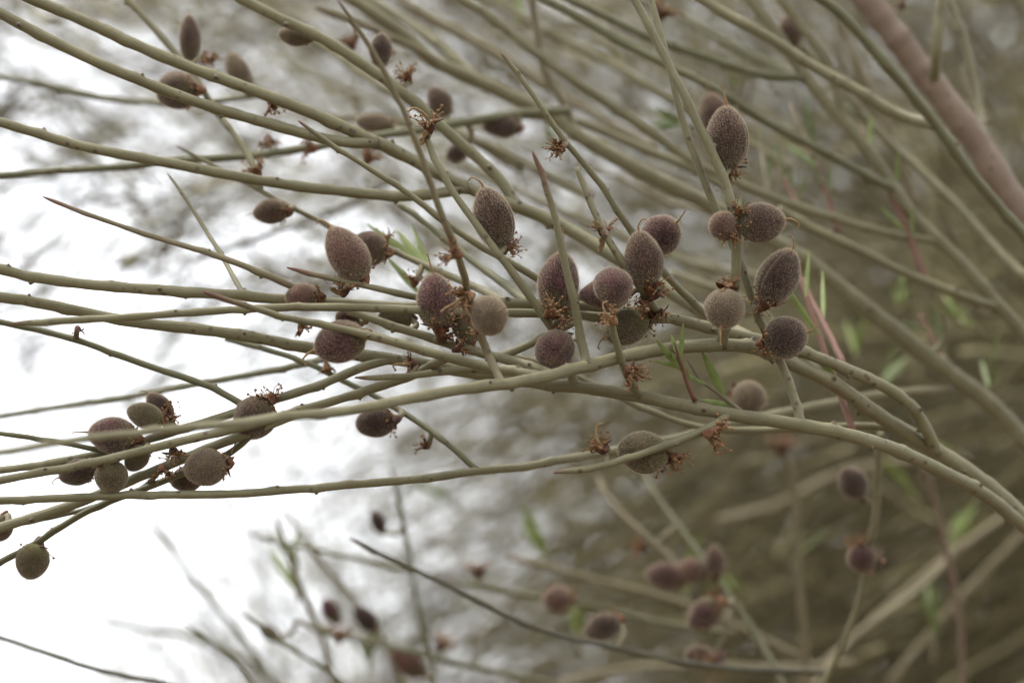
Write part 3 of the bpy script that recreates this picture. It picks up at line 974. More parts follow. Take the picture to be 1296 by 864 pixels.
def orient(axis, roll=0.0):
    a = Vector(axis).normalized()
    ref = CAM_M @ Vector((0, 0, 1))
    x = ref - a * ref.dot(a)
    if x.length < 0.15:
        up = CAM_M @ Vector((0, 1, 0))
        x = up - a * up.dot(a)
    x.normalize()
    y = a.cross(x)
    x2 = x * math.cos(roll) + y * math.sin(roll)
    y2 = a.cross(x2)
    return Matrix((x2, y2, a)).transposed()


def add_leaf(parent, origin, p0, p1, wid, mat, seed, twist=0.0):
    """a leaf from p0 to p1 (x, y, d); wid = width / length factor"""
    a, b_ = at(*p0), at(*p1)
    v = b_ - a
    o = bpy.data.objects.new('leaf', LEAVES[seed % 4])
    o.data = LEAVES[seed % 4]
    M3 = orient(v, math.pi / 2 + twist)
    Ln = v.length
    o.matrix_local = Matrix.Translation(a - Vector(origin)) @ M3.to_4x4() @ Matrix.Diagonal((Ln * wid, Ln * wid, Ln, 1))
    link(o, parent)
    if mat is not M_LEAF:
        o.material_slots[0].link = 'OBJECT'
        o.material_slots[0].material = mat
    return o


def shoot(label, pts, w0, w1, leaves, mat=None, group=None, lmat=M_LEAF, detail=1):
    base = at(*pts[-1])
    root = empty('leafy_shoot', base)
    tag(root, label, 'shoot', group)
    make_stem('stem', pts, w0, w1, mat or M_BARK_RED, root, base, hash_name(label) + int(pts[0][0]), 1, detail, False)
    for i, lf in enumerate(leaves):
        add_leaf(root, base, lf[0], lf[1], lf[2], lf[3] if len(lf) > 3 else lmat, i + int(pts[0][0]), RND.uniform(-0.5, 0.5))
    return root


shoot('small red-stemmed shoot with fresh green leaves rising from the pale main branch',
      D([(853, 432), (857, 445), (862, 462), (870, 485), (880, 507)], .782, .79), 3, 7,
      [((864, 470, .787), (829, 428, .78), 1.1), ((862, 465, .787), (828, 456, .785), 1.1), ((861, 463, .787), (848, 445, .782), 1.6), ((861, 455, .786), (865, 409, .785), 1.0),
       ((858, 448, .786), (849, 424, .79), 1.6), ((872, 485, .789), (870, 466, .785), 1.2), ((866, 472, .788), (893, 487, .80), 0.7)], detail=2)
shoot('slender reddish shoot with a single dark green leaf near the pale main branch',
      D([(870, 456), (878, 470), (892, 485), (912, 499), (928, 512), (940, 522)], .80, .80, .797), 3, 6,
      [((917, 503, .80), (890, 446, .795), 1.25), ((926, 513, .8), (884, 505, .79), 0.8)], M_BARK_TAN, detail=2)
shoot('long straight red shoot standing on the pale main branch',
      D([(1003, 325), (1012, 349), (1026, 391), (1048, 458), (1065, 505), (1081, 549)], .88, .86, .838), 6, 9,
      [((1036, 423, .855), (975, 335, .84), .45), ((1055, 478, .85), (1044, 462, .84), 1.6), ((1020, 375, .86), (1024, 318, .87), .6)])
shoot('shorter crimson shoot rising behind the round dark fruit',
      D([(1016, 350), (1024, 375), (1040, 405), (1056, 435), (1068, 462)], .90, .88, .852), 6, 9,
      [((1042, 410, .88), (1040, 340, .9), .45)])
shoot('dark red shoot with bright green leaves on the forked olive branch',
      D([(1090, 160), (1100, 185), (1113, 215), (1127, 245), (1147, 288), (1160, 325), (1175, 360)], 1.0, .99, .975), 5, 9,
      [((1108, 205, .99), (1072, 150, 1.0), .8), ((1118, 225, .99), (1085, 172, 1.0), .7), ((1135, 235, .99), (1136, 190, .99), .9), ((1145, 290, .98), (1112, 262, .97), .8), ((1155, 300, .98), (1156, 262, .98), .9), ((1100, 185, .99), (1102, 148, 1.0), .9)])
shoot('small sprig of long bright green leaves behind the pinkish oblong almond',
      D([(520, 318), (535, 335), (552, 352)], .90, .885), 3, 5,
      [((548, 348, .885), (499, 286, .90), .85), ((540, 342, .885), (470, 285, .91), .6), ((532, 372, .87), (486, 326, .88), .9), ((550, 350, .885), (520, 285, .9), .5)], M_BARK_TAN, lmat=M_LEAF)
PSH_AT = ['under the dusky branch, with three leaves', 'reaching up to the dusky branch from the plum almond', 'above the hooked beak of the sideways plum almond', 'with two tall leaves under a branch joint', 'on the broad sloping branch']
PSH = 'pinkish leafy shoots behind the upper fruits'
for k, (p, lv) in enumerate([
        ([(1015, 185), (1034, 205), (1045, 240), (1055, 270), (1060, 293)],
         [((1034, 210, 1.0), (995, 182, 1.02), .8), ((1050, 245, 1.0), (1052, 205, 1.0), 1.0), ((1046, 235, 1.0), (1020, 200, 1.0), .7)]),
        ([(958, 150), (963, 185), (968, 215), (975, 250)],
         [((962, 180, 1.0), (962, 155, 1.0), 1.0), ((970, 225, 1.0), (985, 180, 1.0), .8)]),
        ([(985, 200), (990, 225), (1004, 250), (1015, 268)],
         [((992, 228, 1.0), (985, 185, 1.0), .9), ((1002, 240, 1.0), (1008, 215, 1.0), 1.3), ((1010, 255, 1.0), (1020, 220, 1.0), .9)]),
        ([(1000, 130), (1006, 145), (1020, 175), (1030, 200)],
         [((1022, 178, 1.02), (1020, 116, 1.02), .85), ((1028, 190, 1.02), (1030, 140, 1.02), .8)]),
        ([(1162, 395), (1180, 425), (1195, 450), (1203, 470)],
         [((1198, 450, 1.0), (1184, 385, 1.0), .75), ((1175, 420, 1.0), (1140, 408, 1.0), .9), ((1185, 430, 1.0), (1178, 400, 1.0), 1.1)])]):
    shoot('thin pinkish leafy shoot ' + PSH_AT[k], D(p, 1.02, 1.0), 4, 7, lv, M_BARK_RED if k % 2 == 0 else M_BARK_TAN, PSH, M_LEAF_PALE)
GSH_AT = ['above the broad sloping branch', 'beside the wavy tan side twig', 'above the level twig with the pale purple almond', 'above the dark cut-tipped twig', 'below the almond on the dark slim twig', 'on the upright tan twig with faint almonds', 'at the foot of the brown upright shoot', 'beside the top of the brown upright shoot', 'halfway up the brown upright shoot', 'on the tan stem topped by an orange flower', 'between the lower almond clump and the tan stem', 'under the broad sloping branch', 'standing on the broad sloping branch', 'by the lower end of the forked olive branch', 'behind the arching branch end', 'just over the arching branch', 'behind the pale fuzzy dried flower', 'behind the paired steep twigs, shorter one', 'behind the paired steep twigs, longer one', 'above the tall brown almond', 'under the lower almond clump', 'among the lowest faint almonds', 'over the broad branch near the red shoots', 'behind the sideways plum almond']
GSH = 'blurred green sprigs of the shrub behind'
for i, (x, y, d, ln, a) in enumerate([
        (612, 20, 1.3, 60, 80), (665, 40, 1.2, 50, 110), (700, 720, 1.25, 90, 115), (585, 650, 1.4, 70, 130),
        (735, 830, 1.2, 90, 95), (380, 760, 1.2, 90, 105), (1180, 840, 1.25, 110, 85), (1165, 640, 1.3, 60, 120), (1200, 720, 1.3, 80, 80), (1000, 720, 1.3, 60, 60),
        (960, 760, 1.35, 60, 150), (1230, 580, 1.1, 60, 160), (1255, 500, 1.05, 60, 95), (1240, 420, 1.1, 60, 140), (1085, 470, 1.2, 70, 90), (1110, 500, 1.2, 70, 75),
        (720, 200, 1.2, 50, 140), (870, 195, .98, 40, 150), (880, 160, .98, 50, 165), (930, 120, 1.1, 45, 90), (865, 770, 1.3, 70, 95), (470, 850, 1.2, 80, 100),
        (1135, 400, 1.15, 60, 80), (945, 320, .95, 60, 115)]):
    r = random.Random(i + 40)
    ca, sa = math.cos(math.radians(a)), -math.sin(math.radians(a))
    pts = [(x + ca * ln * t, y + sa * ln * t, d) for t in (0.62, 0.3, 0)]
    lv = []
    for j in range(r.randint(3, 5)):
        t = r.uniform(0.1, 0.6)
        aa = math.radians(a + r.uniform(-32, 32))
        l2 = ln * r.uniform(0.45, 0.8)
        b0 = (x + ca * ln * t, y + sa * ln * t, d)
        lv.append((b0, (b0[0] + math.cos(aa) * l2, b0[1] - math.sin(aa) * l2, d + r.uniform(-.02, .02)), r.uniform(.7, 1.2)))
    shoot('blurred green leaf sprig ' + GSH_AT[i], pts, 3, 5, lv, M_BARK_TAN, GSH, M_LEAF if i % 3 else M_LEAF_PALE)

# ------------------------------------------------------------------ fruit parts
def husk_profile(t, point, skew):
    u = t ** skew
    r = math.sqrt(max(0.0, 1 - (2 * u - 1) ** 2))
    r *= 1 - point * max(0.0, t - 0.45) ** 1.6
    return 0.5 * r


def husk_mesh(seed, point, skew):
    rr = random.Random(seed)
    n, m = 56, 26
    V, F, S = [], [], []
    ph = [rr.uniform(0, 6) for _ in range(6)]
    for i in range(m):
        t = 0.5 - 0.5 * math.cos(math.pi * (i + 0.35) / (m - 0.3))
        t = min(t, 0.9985)
        r0 = husk_profile(t, point, skew)
        for k in range(n):
            a = 2 * math.pi * k / n
            dd = min(a, 2 * math.pi - a)
            sea = -0.045 * math.exp(-(dd / 0.06) ** 2) + 0.035 * math.exp(-((dd - 0.15) / 0.08) ** 2)
            db = abs(a - math.pi)
            sea += 0.014 * math.exp(-(db / 0.12) ** 2)
            lump = 0.010 * math.sin(2 * a + ph[0] + 3 * t) + 0.008 * math.sin(3 * a + ph[1] - 5 * t) + 0.006 * math.sin(5 * a + 9 * t + ph[2])
            r = r0 * (1 + (sea + lump) * (1.6 * math.sin(math.pi * t) + 0.1))
            V.append((r * math.cos(a), r * math.sin(a) * 0.93, t))
            S.append(math.exp(-(dd / 0.13) ** 2) * math.sin(math.pi * t) ** 0.5)
    for i in range(m - 1):
        for k in range(n):
            F.append((i * n + k, i * n + (k + 1) % n, (i + 1) * n + (k + 1) % n, (i + 1) * n + k))
    V += [(0, 0, 0.0), (0, 0, 1.0)]
    for k in range(n):
        F.append((len(V) - 2, (k + 1) % n, k))
        F.append((len(V) - 1, (m - 1) * n + k, (m - 1) * n + (k + 1) % n))
    return mesh_of('husk', V, F, HUSK['plum'], attr={'seam': S + [0, 0]})


def fuzz_mesh(hm, seed, count=8000):
    rng = np.random.default_rng(seed)
    nv = len(hm.vertices)
    co = np.empty(nv * 3, dtype=np.float32)
    hm.vertices.foreach_get('co', co)
    co = co.reshape(-1, 3)
    polys = [tuple(p.vertices) for p in hm.polygons if len(p.vertices) == 4]
    ar = np.array([np.linalg.norm(np.cross(co[p[1]] - co[p[0]], co[p[3]] - co[p[0]])) for p in polys])
    nrm = np.array([np.cross(co[p[1]] - co[p[0]], co[p[3]] - co[p[0]]) for p in polys])
    nrm /= np.linalg.norm(nrm, axis=1)[:, None] + 1e-12
    pick = rng.choice(len(polys), size=count, p=ar / ar.sum())
    V, F = [], []
    for j in pick:
        p = polys[j]
        u, v = rng.random(2)
        q = (co[p[0]] * (1 - u) + co[p[1]] * u) * (1 - v) + (co[p[3]] * (1 - u) + co[p[2]] * u) * v
        nn = nrm[j] + rng.normal(size=3) * 0.30
        nn /= np.linalg.norm(nn)
        t = np.cross(nn, rng.normal(size=3))
        t /= np.linalg.norm(t)
        ln = 0.044 * rng.uniform(0.5, 1.35)
        wd = 0.0021
        k = len(V)
        bend = rng.normal(size=3) * 0.006
        V += [q - t * wd - nrm[j] * 0.004, q + t * wd - nrm[j] * 0.004, q + nn * ln + bend]
        F.append((k, k + 1, k + 2))
    return mesh_of('down', V, F, M_FUZZ, smooth=False)


SHAPES = {}
for nm, (seed, point, skew) in {'egg': (1, .42, .92), 'egg2': (2, .36, .95), 'round': (3, .10, .97), 'round2': (4, .14, .95), 'long': (5, .50, .90), 'point': (6, .75, .86)}.items():
    hm = husk_mesh(seed, point, skew)
    SHAPES[nm] = (hm, fuzz_mesh(hm, seed))


def style_mesh(seed, hook):
    rr = random.Random(seed)
    pts = [np.array([0, 0, -0.10, 0.150]), np.array([0, 0, 0.06, 0.082]), np.array([0.04 * hook, rr.uniform(-.03, .03), 0.32, 0.056]),
           np.array([0.22 * hook, rr.uniform(-.05, .05), 0.56, 0.044]), np.array([0.42 * hook, rr.uniform(-.05, .05), 0.68 if abs(hook) > .4 else 0.82, 0.038]),
           np.array([0.60 * hook, rr.uniform(-.05, .05), 0.60 if abs(hook) > .4 else 0.98, 0.034])]
    Dn = catmull(pts, 0.03)
    v, f, u = tube(Dn[:, :3], Dn[:, 3], 6)
    k = len(v)
    # tiny stigma knob
    end = Dn[-1, :3]
    v2, f2, _ = tube(np.array([end + np.array([-.02, 0, 0.0]), end + np.array([.02, 0, .01]), end + np.array([.05, 0, .0])]), [0.036, 0.055, 0.022], 6)
    f += [tuple(i + k for i in ff) for ff in f2]
    return mesh_of('style', np.concatenate([v, v2]), f, M_STYLE)


STYLES = [style_mesh(i, h) for i, h in enumerate((1.0, 0.75, 0.3, -0.9))]


def calyx_mesh(seed, spread):
    """cup with five torn pointed lobes; base at z=0, opening upwards, about one unit wide"""
    rr = random.Random(seed)
    n = 20
    V, F = [], []
    prof = [(0.10, -0.10), (0.16, 0.0), (0.26, 0.14), (0.33, 0.32), (0.36, 0.46)]
    for r, z in prof:
        for k in range(n):
            a = 2 * math.pi * k / n
            q = 1 + rr.uniform(-.08, .08)
            V.append((r * math.cos(a) * q, r * math.sin(a) * q, z))
    for i in range(len(prof) - 1):
        for k in range(n):
            F.append((i * n + k, i * n + (k + 1) % n, (i + 1) * n + (k + 1) % n, (i + 1) * n + k))
    F.append(tuple(range(n - 1, -1, -1)))
    top = (len(prof) - 1) * n
    for lobe in range(5):
        k0 = lobe * 4
        a = 2 * math.pi * (k0 + 1.5) / n + rr.uniform(-.15, .15)
        ln = rr.uniform(0.32, 0.62)
        up = rr.uniform(-0.5, 0.6) if spread else rr.uniform(0.2, 0.9)
        mids = []
        for k in range(4):
            x, y, z = V[top + k0 + k]
            V.append((x * 1.18 + math.cos(a) * ln * 0.35, y * 1.18 + math.sin(a) * ln * 0.35, z + ln * 0.35 * up + rr.uniform(-.03, .05)))
            mids.append(len(V) - 1)
        V.append((math.cos(a) * (0.36 + ln), math.sin(a) * (0.36 + ln), 0.46 + ln * up * 1.0 + rr.uniform(-.12, .12)))
        e = len(V) - 1
        for k in range(3):
            F.append((top + k0 + k, top + k0 + k + 1, mids[k + 1], mids[k]))
            F.append((mids[k], mids[k + 1], e))
    # inner wall so that the cup has thickness
    m = len(V)
    V += [(x * 0.90, y * 0.90, z + 0.02) for x, y, z in V[:m]]
    F += [tuple(reversed([i + m for i in f])) for f in F]
    return mesh_of('calyx', V, F, M_CALYX)


def stamen_mesh(seed, count, length):
    rr = random.Random(seed)
    V, F = [], []

    def put(v, f):
        k = len(V)
        V.extend([tuple(x) for x in v])
        F.extend([tuple(i + k for i in ff) for ff in f])
    for _ in range(count):
        a = rr.uniform(0, 2 * math.pi)
        ln = length * rr.uniform(0.5, 1.2)
        out = rr.uniform(0.15, 0.95)
        p0 = np.array([0.30 * math.cos(a), 0.30 * math.sin(a), 0.36])
        p1 = p0 + np.array([math.cos(a) * out * ln * .4, math.sin(a) * out * ln * .4, ln * .45])
        a2 = a + rr.uniform(-.8, .8)
        p2 = p1 + np.array([math.cos(a2) * out * ln * .6, math.sin(a2) * out * ln * .6, ln * rr.uniform(-.25, .5)])
        Dn = catmull([p0, p1, p2], 0.12)
        v, f, _ = tube(Dn, np.linspace(0.034, 0.022, len(Dn)), 4)
        put(v, f)
        if rr.random() < 0.8:
            R = rr.uniform(0.055, 0.09)
            e = Dn[-1]
            v, f, _ = tube(np.array([e + np.array([0, 0, -R]), e + np.array([0, 0, -R * .4]), e + np.array([0, 0, R * .5]), e + np.array([0, 0, R])]), [R * .4, R, R * .9, R * .35], 6)
            put(v, f)
    return mesh_of('stamen_tuft', V, F, M_STAMEN)


CALYX = [calyx_mesh(i, i % 2) for i in range(5)]
STAMENS = [stamen_mesh(i, 20, 0.75) for i in range(3)] + [stamen_mesh(9, 34, 0.95), stamen_mesh(10, 11, 0.6)]


def petal_mesh(seed):
    rr = random.Random(seed)
    V, F = [], []
    n = 6
    for i in range(n):
        for j in range(n):
            u, v = i / (n - 1) - .5, j / (n - 1)
            w = 0.35 + 0.65 * math.sin(math.pi * min(.9, v + .1))
            V.append((u * w * 1.0 + rr.uniform(-.05, .05), rr.uniform(-.12, .12) + .25 * u * u, v + rr.uniform(-.05, .05)))
    for i in range(n - 1):
        for j in range(n - 1):
            a = i * n + j
            F.append((a, a + 1, a + n + 1, a + n))
    m = len(V)
    V += [(x, y - .02, z) for x, y, z in V[:m]]
    F += [tuple(reversed([q + m for q in f])) for f in F]
    return mesh_of('petal', V, F, M_PETAL)


PETALS = [petal_mesh(1), petal_mesh(2)]


def child(name, me, parent, M, mat=None):
    o = bpy.data.objects.new(name, me)
    o.matrix_local = M
    link(o, parent)
    if mat is not None:
        o.material_slots[0].link = 'OBJECT'
        o.material_slots[0].material = mat
    return o


FR_N = 0


def fruit(label, x, y, d, L, Wd, ang, tilt=0, col='plum', shape='egg', roll=90, style=0, calyx=True, stam=True, on=None, group=None, down=True, beak=1.0):
    """one almond: (x, y) its middle, L and Wd in pixels, ang its stalk-to-beak direction, tilt towards the lens"""
    global FR_N
    FR_N += 1
    r = random.Random(FR_N * 7 + 3)
    px = PXK * d
    t, a = math.radians(tilt), math.radians(ang)
    axis = CAM_M @ Vector((math.cos(a) * math.cos(t), math.sin(a) * math.cos(t), math.sin(t)))
    Lm, Wm = L * px, Wd * px
    base = at(x, y, d) - axis * Lm / 2
    bx, by, bd = (float(v[0]) for v in to_px([base]))
    hit = nearest(bx, by, bd, on)
    # hold the fruit close to the branch that bears it, a little before or behind it
    shift = min(max(bd - hit[4], -0.007), 0.007) - (bd - hit[4])
    d += shift
    px = PXK * d
    Lm, Wm = L * px, Wd * px
    base = at(x, y, d) - axis * Lm / 2
    root = empty('almond_fruit', base)
    tag(root, label, 'almond', group)
    M3 = orient(axis, math.radians(roll)).to_4x4()
    hm, fm = SHAPES[shape]
    h = child('husk', hm, root, M3 @ Matrix.Diagonal((Wm, Wm, Lm, 1)), HUSK[col])
    if down:
        f = child('down', fm, h, Matrix.Identity(4))
        f['kind'] = 'stuff'
    if style is not None:
        s = min(Wm, 0.0135) * 0.50 * r.uniform(0.85, 1.15) * beak
        Ms = orient(axis, -math.pi / 2 + r.uniform(-.5, .5)).to_4x4()
        child('style', STYLES[style], root, Matrix.Translation((M3 @ Vector((0, 0, Lm * 0.99)))) @ Ms @ Matrix.Diagonal((s, s, s, 1)))
    gap = base - hit[2]
    stem_dir = gap.normalized() if gap.length > 1e-5 else axis
    if calyx:
        cs = min(Wm * 0.52, 0.0066) * r.uniform(0.9, 1.1)
        cdir = (axis * 0.75 + stem_dir * 0.25).normalized()
        Mc = Matrix.Translation(-axis * cs * 0.34) @ orient(cdir, r.uniform(0, 6)).to_4x4() @ Matrix.Diagonal((cs, cs, cs, 1))
        c = child('calyx', CALYX[FR_N % 5], root, Mc, M_CALYX if r.random() < .8 else M_CALYX_DARK)
        if stam:
            o = child('stamen_tuft', STAMENS[FR_N % 3], c, Matrix.Identity(4))
            o['kind'] = 'stuff'
    # stalk from the branch into the calyx
    p_end = -axis * 0.0012 + axis * 0.002
    p_start = hit[2] - base
    mid = (p_start + p_end) / 2 - axis * min(0.0025, gap.length * 0.25)
    Dn = catmull([np.array(p_start), np.array(mid), np.array(p_end)], 0.0008)
    v, fcs, u = tube(Dn, np.linspace(0.0011, 0.0009, len(Dn)), 8)
    link(bpy.data.objects.new('stalk', mesh_of('stalk', v, fcs, M_BARK_TAN, uvs=u)), root)
    if gap.length > 0.014:
        print('FAR', label, round(gap.length * 1000, 1), hit[1])
    return root


F = fruit
# ---- the cluster on the two upright twigs
F('tall brown almond standing upright alone on the steep twig', 920, 174, .795, 78, 54, 92, 5, 'brown', 'egg', 60, 2, on=('S1', 'S2'))
F('plum almond lying sideways with an upturned hooked beak, beside a tiny pink fruit', 964, 282, .785, 60, 49, 8, 12, 'brown', 'egg2', 80, 3, on=('S1',))
F('tiny round pink young fruit among dry stamens on the upright twig', 914, 285, .783, 34, 36, 165, 25, 'pink', 'round', 70, None, on=('S1',))
F('dark plum pointed almond with a seam line and curled beak', 985, 350, .79, 76, 54, 63, 8, 'dark', 'egg', -38, 0, on=('S2',))
F('greenish tan round almond with its beak pointing down', 917, 391, .775, 52, 50, -104, 28, 'tan', 'round2', 90, 2, on=('S1',))
F('dark grey round almond under the seamed pointed almond', 994, 427, .785, 56, 52, 14, 12, 'dark', 'round', 100, 0, on=('S2',))
# ---- the middle clusters
F('large purple almond partly hidden by a red-tipped twig crossing it', 707, 357, .795, 76, 55, 82, 5, 'plum', 'egg', 150, 2, on=('B11', 'M4'))
F('round purple almond showing its tip scar, in front of another', 776, 362, .782, 56, 49, 215, 62, 'plum', 'round', 120, 2, on=('B15',), beak=.28)
F('pointed purple almond half hidden behind the round one', 764, 372, .798, 64, 39, 183, 5, 'plum', 'point', 90, None, on=('B15', 'M4'))
F('upright tan plum almond with a sideways yellow beak', 814, 328, .79, 72, 48, 100, 8, 'brown', 'egg', 90, 3, on=('B15',))
F('smooth plum almond above and behind the upright tan one', 837, 297, .808, 54, 49, 40, 35, 'plum', 'round2', 90, 2, on=('B13',))
F('greenish brown almond behind the stub with dried flowers', 793, 413, .80, 62, 48, 208, 10, 'green', 'egg2', 120, 1, on=('B15', 'M4'))
F('purple almond with a pale seam sitting in the branch fork', 702, 443, .785, 56, 51, 250, 55, 'plum', 'round', -25, 2, on=('B11', 'X2'), beak=.28)
F('upright purple almond with a green base and straight beak', 552, 381, .785, 70, 51, 97, 5, 'plum', 'egg', 120, 2, on=('M8',))
F('small green almond squeezed behind the upright purple one', 587, 408, .792, 56, 32, 108, 5, 'green', 'egg2', 90, 2, on=('M8',))
F('blurred greyish tan round almond on the dried flower stem', 619, 399, .742, 50, 49, 20, 55, 'tan', 'round', 90, 2, on=('B10',), beak=.6)
F('pinkish brown oblong almond with a long curled beak', 439, 321, .788, 76, 51, 122, 6, 'pink', 'long', 115, 1, on=('RT',))
F('brownish almond peeking from behind the pinkish oblong one', 467, 314, .82, 48, 42, 168, 5, 'brown', 'round2', 90, None, on=('B6',))
F('dull pink almond half sunk behind the straight branch', 383, 376, .795, 44, 34, 182, 5, 'pink', 'egg2', 90, None, on=('M4',))
F('large purple almond under the branch with a dark red point', 430, 433, .79, 66, 54, 198, 12, 'plum', 'egg2', 120, 1, on=('M7', 'M2'))
F('small purple fruit tip above the large purple almond', 440, 404, .805, 32, 24, 160, 10, 'plum', 'round', 90, None, on=('M8', 'M7'))
F('almond with a forward-curled beak halfway up a bare twig', 624, 275, .79, 78, 51, 108, 5, 'brown', 'egg', 60, 0, on=('B12', 'B11'))
F('greenish almond hidden below the branch junction, seen through a gap', 500, 403, .81, 44, 32, 180, 0, 'green', 'round2', 90, None, on=('M8',), stam=False)
# ---- lower middle
F('dark round almond hanging under the long main branch', 475, 534, .81, 50, 38, 188, 8, 'dark', 'round2', 90, None, on=('M1', 'B21', 'M2'))
F('green almond with a tan seam lying behind the bare pale twig', 814, 572, .79, 66, 53, 172, 8, 'green', 'egg2', -64, None, on=('T1',))
F('blurred tan almond just above the pale main branch', 948, 503, .90, 46, 42, -8, 42, 'tan', 'round2', 90, 2, on=None, beak=.5)
# ---- lower-left clusters
F('round almond crossed by a blurred branch, dark stamens on top', 322, 529, .795, 56, 52, 232, 8, 'brown', 'round2', 90, 2, on=('LB2',))
F('round tan almond low on the thick branch of the cluster', 260, 591, .785, 54, 46, 188, 18, 'tan', 'round2', 90, None, on=('LB4', 'LB5'))
F('brown almond tucked below the round tan one', 236, 606, .808, 42, 32, 190, 0, 'brown', 'egg2', 90, None, on=('LB4', 'LB5'))
F('large purple almond crossed by a blurred branch, two beaks of hair at its end', 143, 551, .79, 62, 46, 172, 5, 'plum', 'egg2', 110, 2, on=('LB3', 'LB2'))
F('olive almond resting on top of the large purple one', 184, 526, .785, 48, 32, 160, 8, 'green', 'egg2', 110, None, on=('LB2', 'LB3'))
F('dark little almond with a curly beak behind the olive one', 202, 515, .805, 44, 28, 130, 0, 'dark', 'egg', 90, 0, on=('LB2', 'LB3'))
F('dark plum almond with a thread-like beak below the paired branches', 97, 598, .81, 46, 32, 195, 0, 'dark', 'egg', 90, 1, on=('LB3',))
F('shiny green almond with a papery petal at its brown top', 141, 603, .785, 42, 41, 265, 20, 'green', 'round', 90, None, on=('LB3',))
F('shaded green almond behind the thick branch', 173, 580, .80, 36, 28, 230, 0, 'green', 'round2', 90, None, on=('LB3',))
F('greenish almond hanging alone below the drooping twig', 41, 710, .808, 46, 41, 255, 10, 'green', 'round2', 90, 2, on=('LB5',), beak=.5)
F('almond cut by the picture edge under the thick branch', 1, 668, .815, 34, 30, 250, 0, 'tan', 'round', 90, None, on=('LB4',))
# ---- upper-left, softer
F('narrow brown almond standing upright on the steep soft twig', 240, 48, .90, 58, 27, 92, 0, 'brown', 'long', 90, 2, on=None, beak=.7)
F('flat purple almond behind two stout branches', 224, 115, .865, 54, 46, 182, 0, 'brown', 'round2', 90, None, on=None)
F('slim tan almond leaning over the stout scarred branch', 301, 90, .91, 50, 30, 115, 0, 'tan', 'long', 90, 2, on=None, beak=.6)
F('small brown almond with a thin pale beak on the slender twig', 342, 268, .858, 44, 31, 186, 0, 'brown', 'egg', 90, 2, on=('B6',), beak=.7)
F('dark upright almond behind the tall bare twig', 482, 63, .93, 42, 28, 88, 0, 'dark', 'egg2', 90, None, on=None)
F('blurred tan brown almond leaning beside the tall bare twig', 556, 128, .97, 40, 30, 120, 0, 'brown', 'egg2', 90, None, on=None)
F('blurred flat tan almond behind the forked stout branch', 475, 156, .99, 50, 24, 172, 0, 'tan', 'egg2', 90, None, on=None)
F('blurred tan almond above the stout forked branch', 372, 46, .94, 40, 24, 170, 0, 'tan', 'egg2', 90, None, on=None)
F('shadowed dark green almond hanging under the dull green branch', 634, 160, .955, 48, 28, 178, 0, 'dark', 'egg2', 90, None, on=('B4',), stam=False)
F('little blurred brown almond near the dull green branch', 578, 194, .98, 28, 24, 200, 0, 'dark', 'round', 90, None, on=None)
F('blurred brown almond behind the tall upright one', 905, 146, .90, 58, 40, 105, 0, 'brown', 'egg2', 90, 2, on=None)
F('blurred plump brown almond above the olive branch by the limb', 1000, 40, 1.02, 42, 34, 100, 0, 'brown', 'egg2', 90, None, on=None)
# ---- below, out of focus
F('dark plum almond high on the drooping twig', 1079, 611, .965, 44, 36, 125, 10, 'dark', 'egg', 90, None, on=('P1',))
F('round plum almond with a pale rim low on the drooping twig', 1091, 706, .965, 40, 37, 150, 20, 'plum', 'round', 90, None, on=('P1',))
LOWF = 'blurred almonds of the lower clump'
F('out-of-focus plum almond at the free end of the lower clump', 843, 729, 1.03, 52, 35, 172, 0, 'plum', 'egg', 90, None, on=('P3', 'lo1'), group=LOWF)
F('out-of-focus round pinkish almond in the middle of the lower clump', 874, 722, 1.045, 36, 34, 170, 20, 'pink', 'round', 90, None, on=('P3',), group=LOWF)
F('out-of-focus upright brown almond on top of the lower clump', 905, 710, 1.05, 42, 26, 95, 0, 'brown', 'egg2', 90, None, on=('P3',), group=LOWF)
F('out-of-focus plum almond hanging below the lower clump twig', 892, 777, 1.01, 50, 37, 215, 0, 'plum', 'egg', 90, None, on=('P3', 'P4'), group=LOWF)
F('out-of-focus small brown almond beside the large orange flower', 885, 829, 1.03, 36, 27, 170, 0, 'brown', 'egg2', 90, None, on=('P4',), group=LOWF)
F('out-of-focus dark almond sitting on the dark slim twig', 762, 793, 1.0, 48, 33, 200, 0, 'dark', 'egg', 90, None, on=None)
F('out-of-focus pale purple almond on the level twig beside the lower clump', 705, 758, 1.08, 38, 36, 170, 25, 'pink', 'round', 90, None, on=('lo0',))
BOT = 'faint blurred almonds near the bottom twigs'
for wh, x, y, L, a, c in (('pinkish, biggest, over the lowest twig', 516, 838, 50, 145, 'pink'), ('purple, beside the upright tan twig', 418, 772, 34, 120, 'plum'), ('dark, between slanting and upright twigs', 462, 782, 40, 130, 'dark'), ('dark, above the cut-tipped dark twig', 478, 660, 30, 120, 'dark'), ('brown, beside the pointed green twigs', 340, 800, 30, 150, 'brown')):
    F('strongly blurred almond, ' + wh, x, y, 1.15, L, L * .62, a, 0, c, 'egg', 90, None, on=None, group=BOT, down=False, stam=False)

# ------------------------------------------------------------------ dried flowers
FL_N = 0


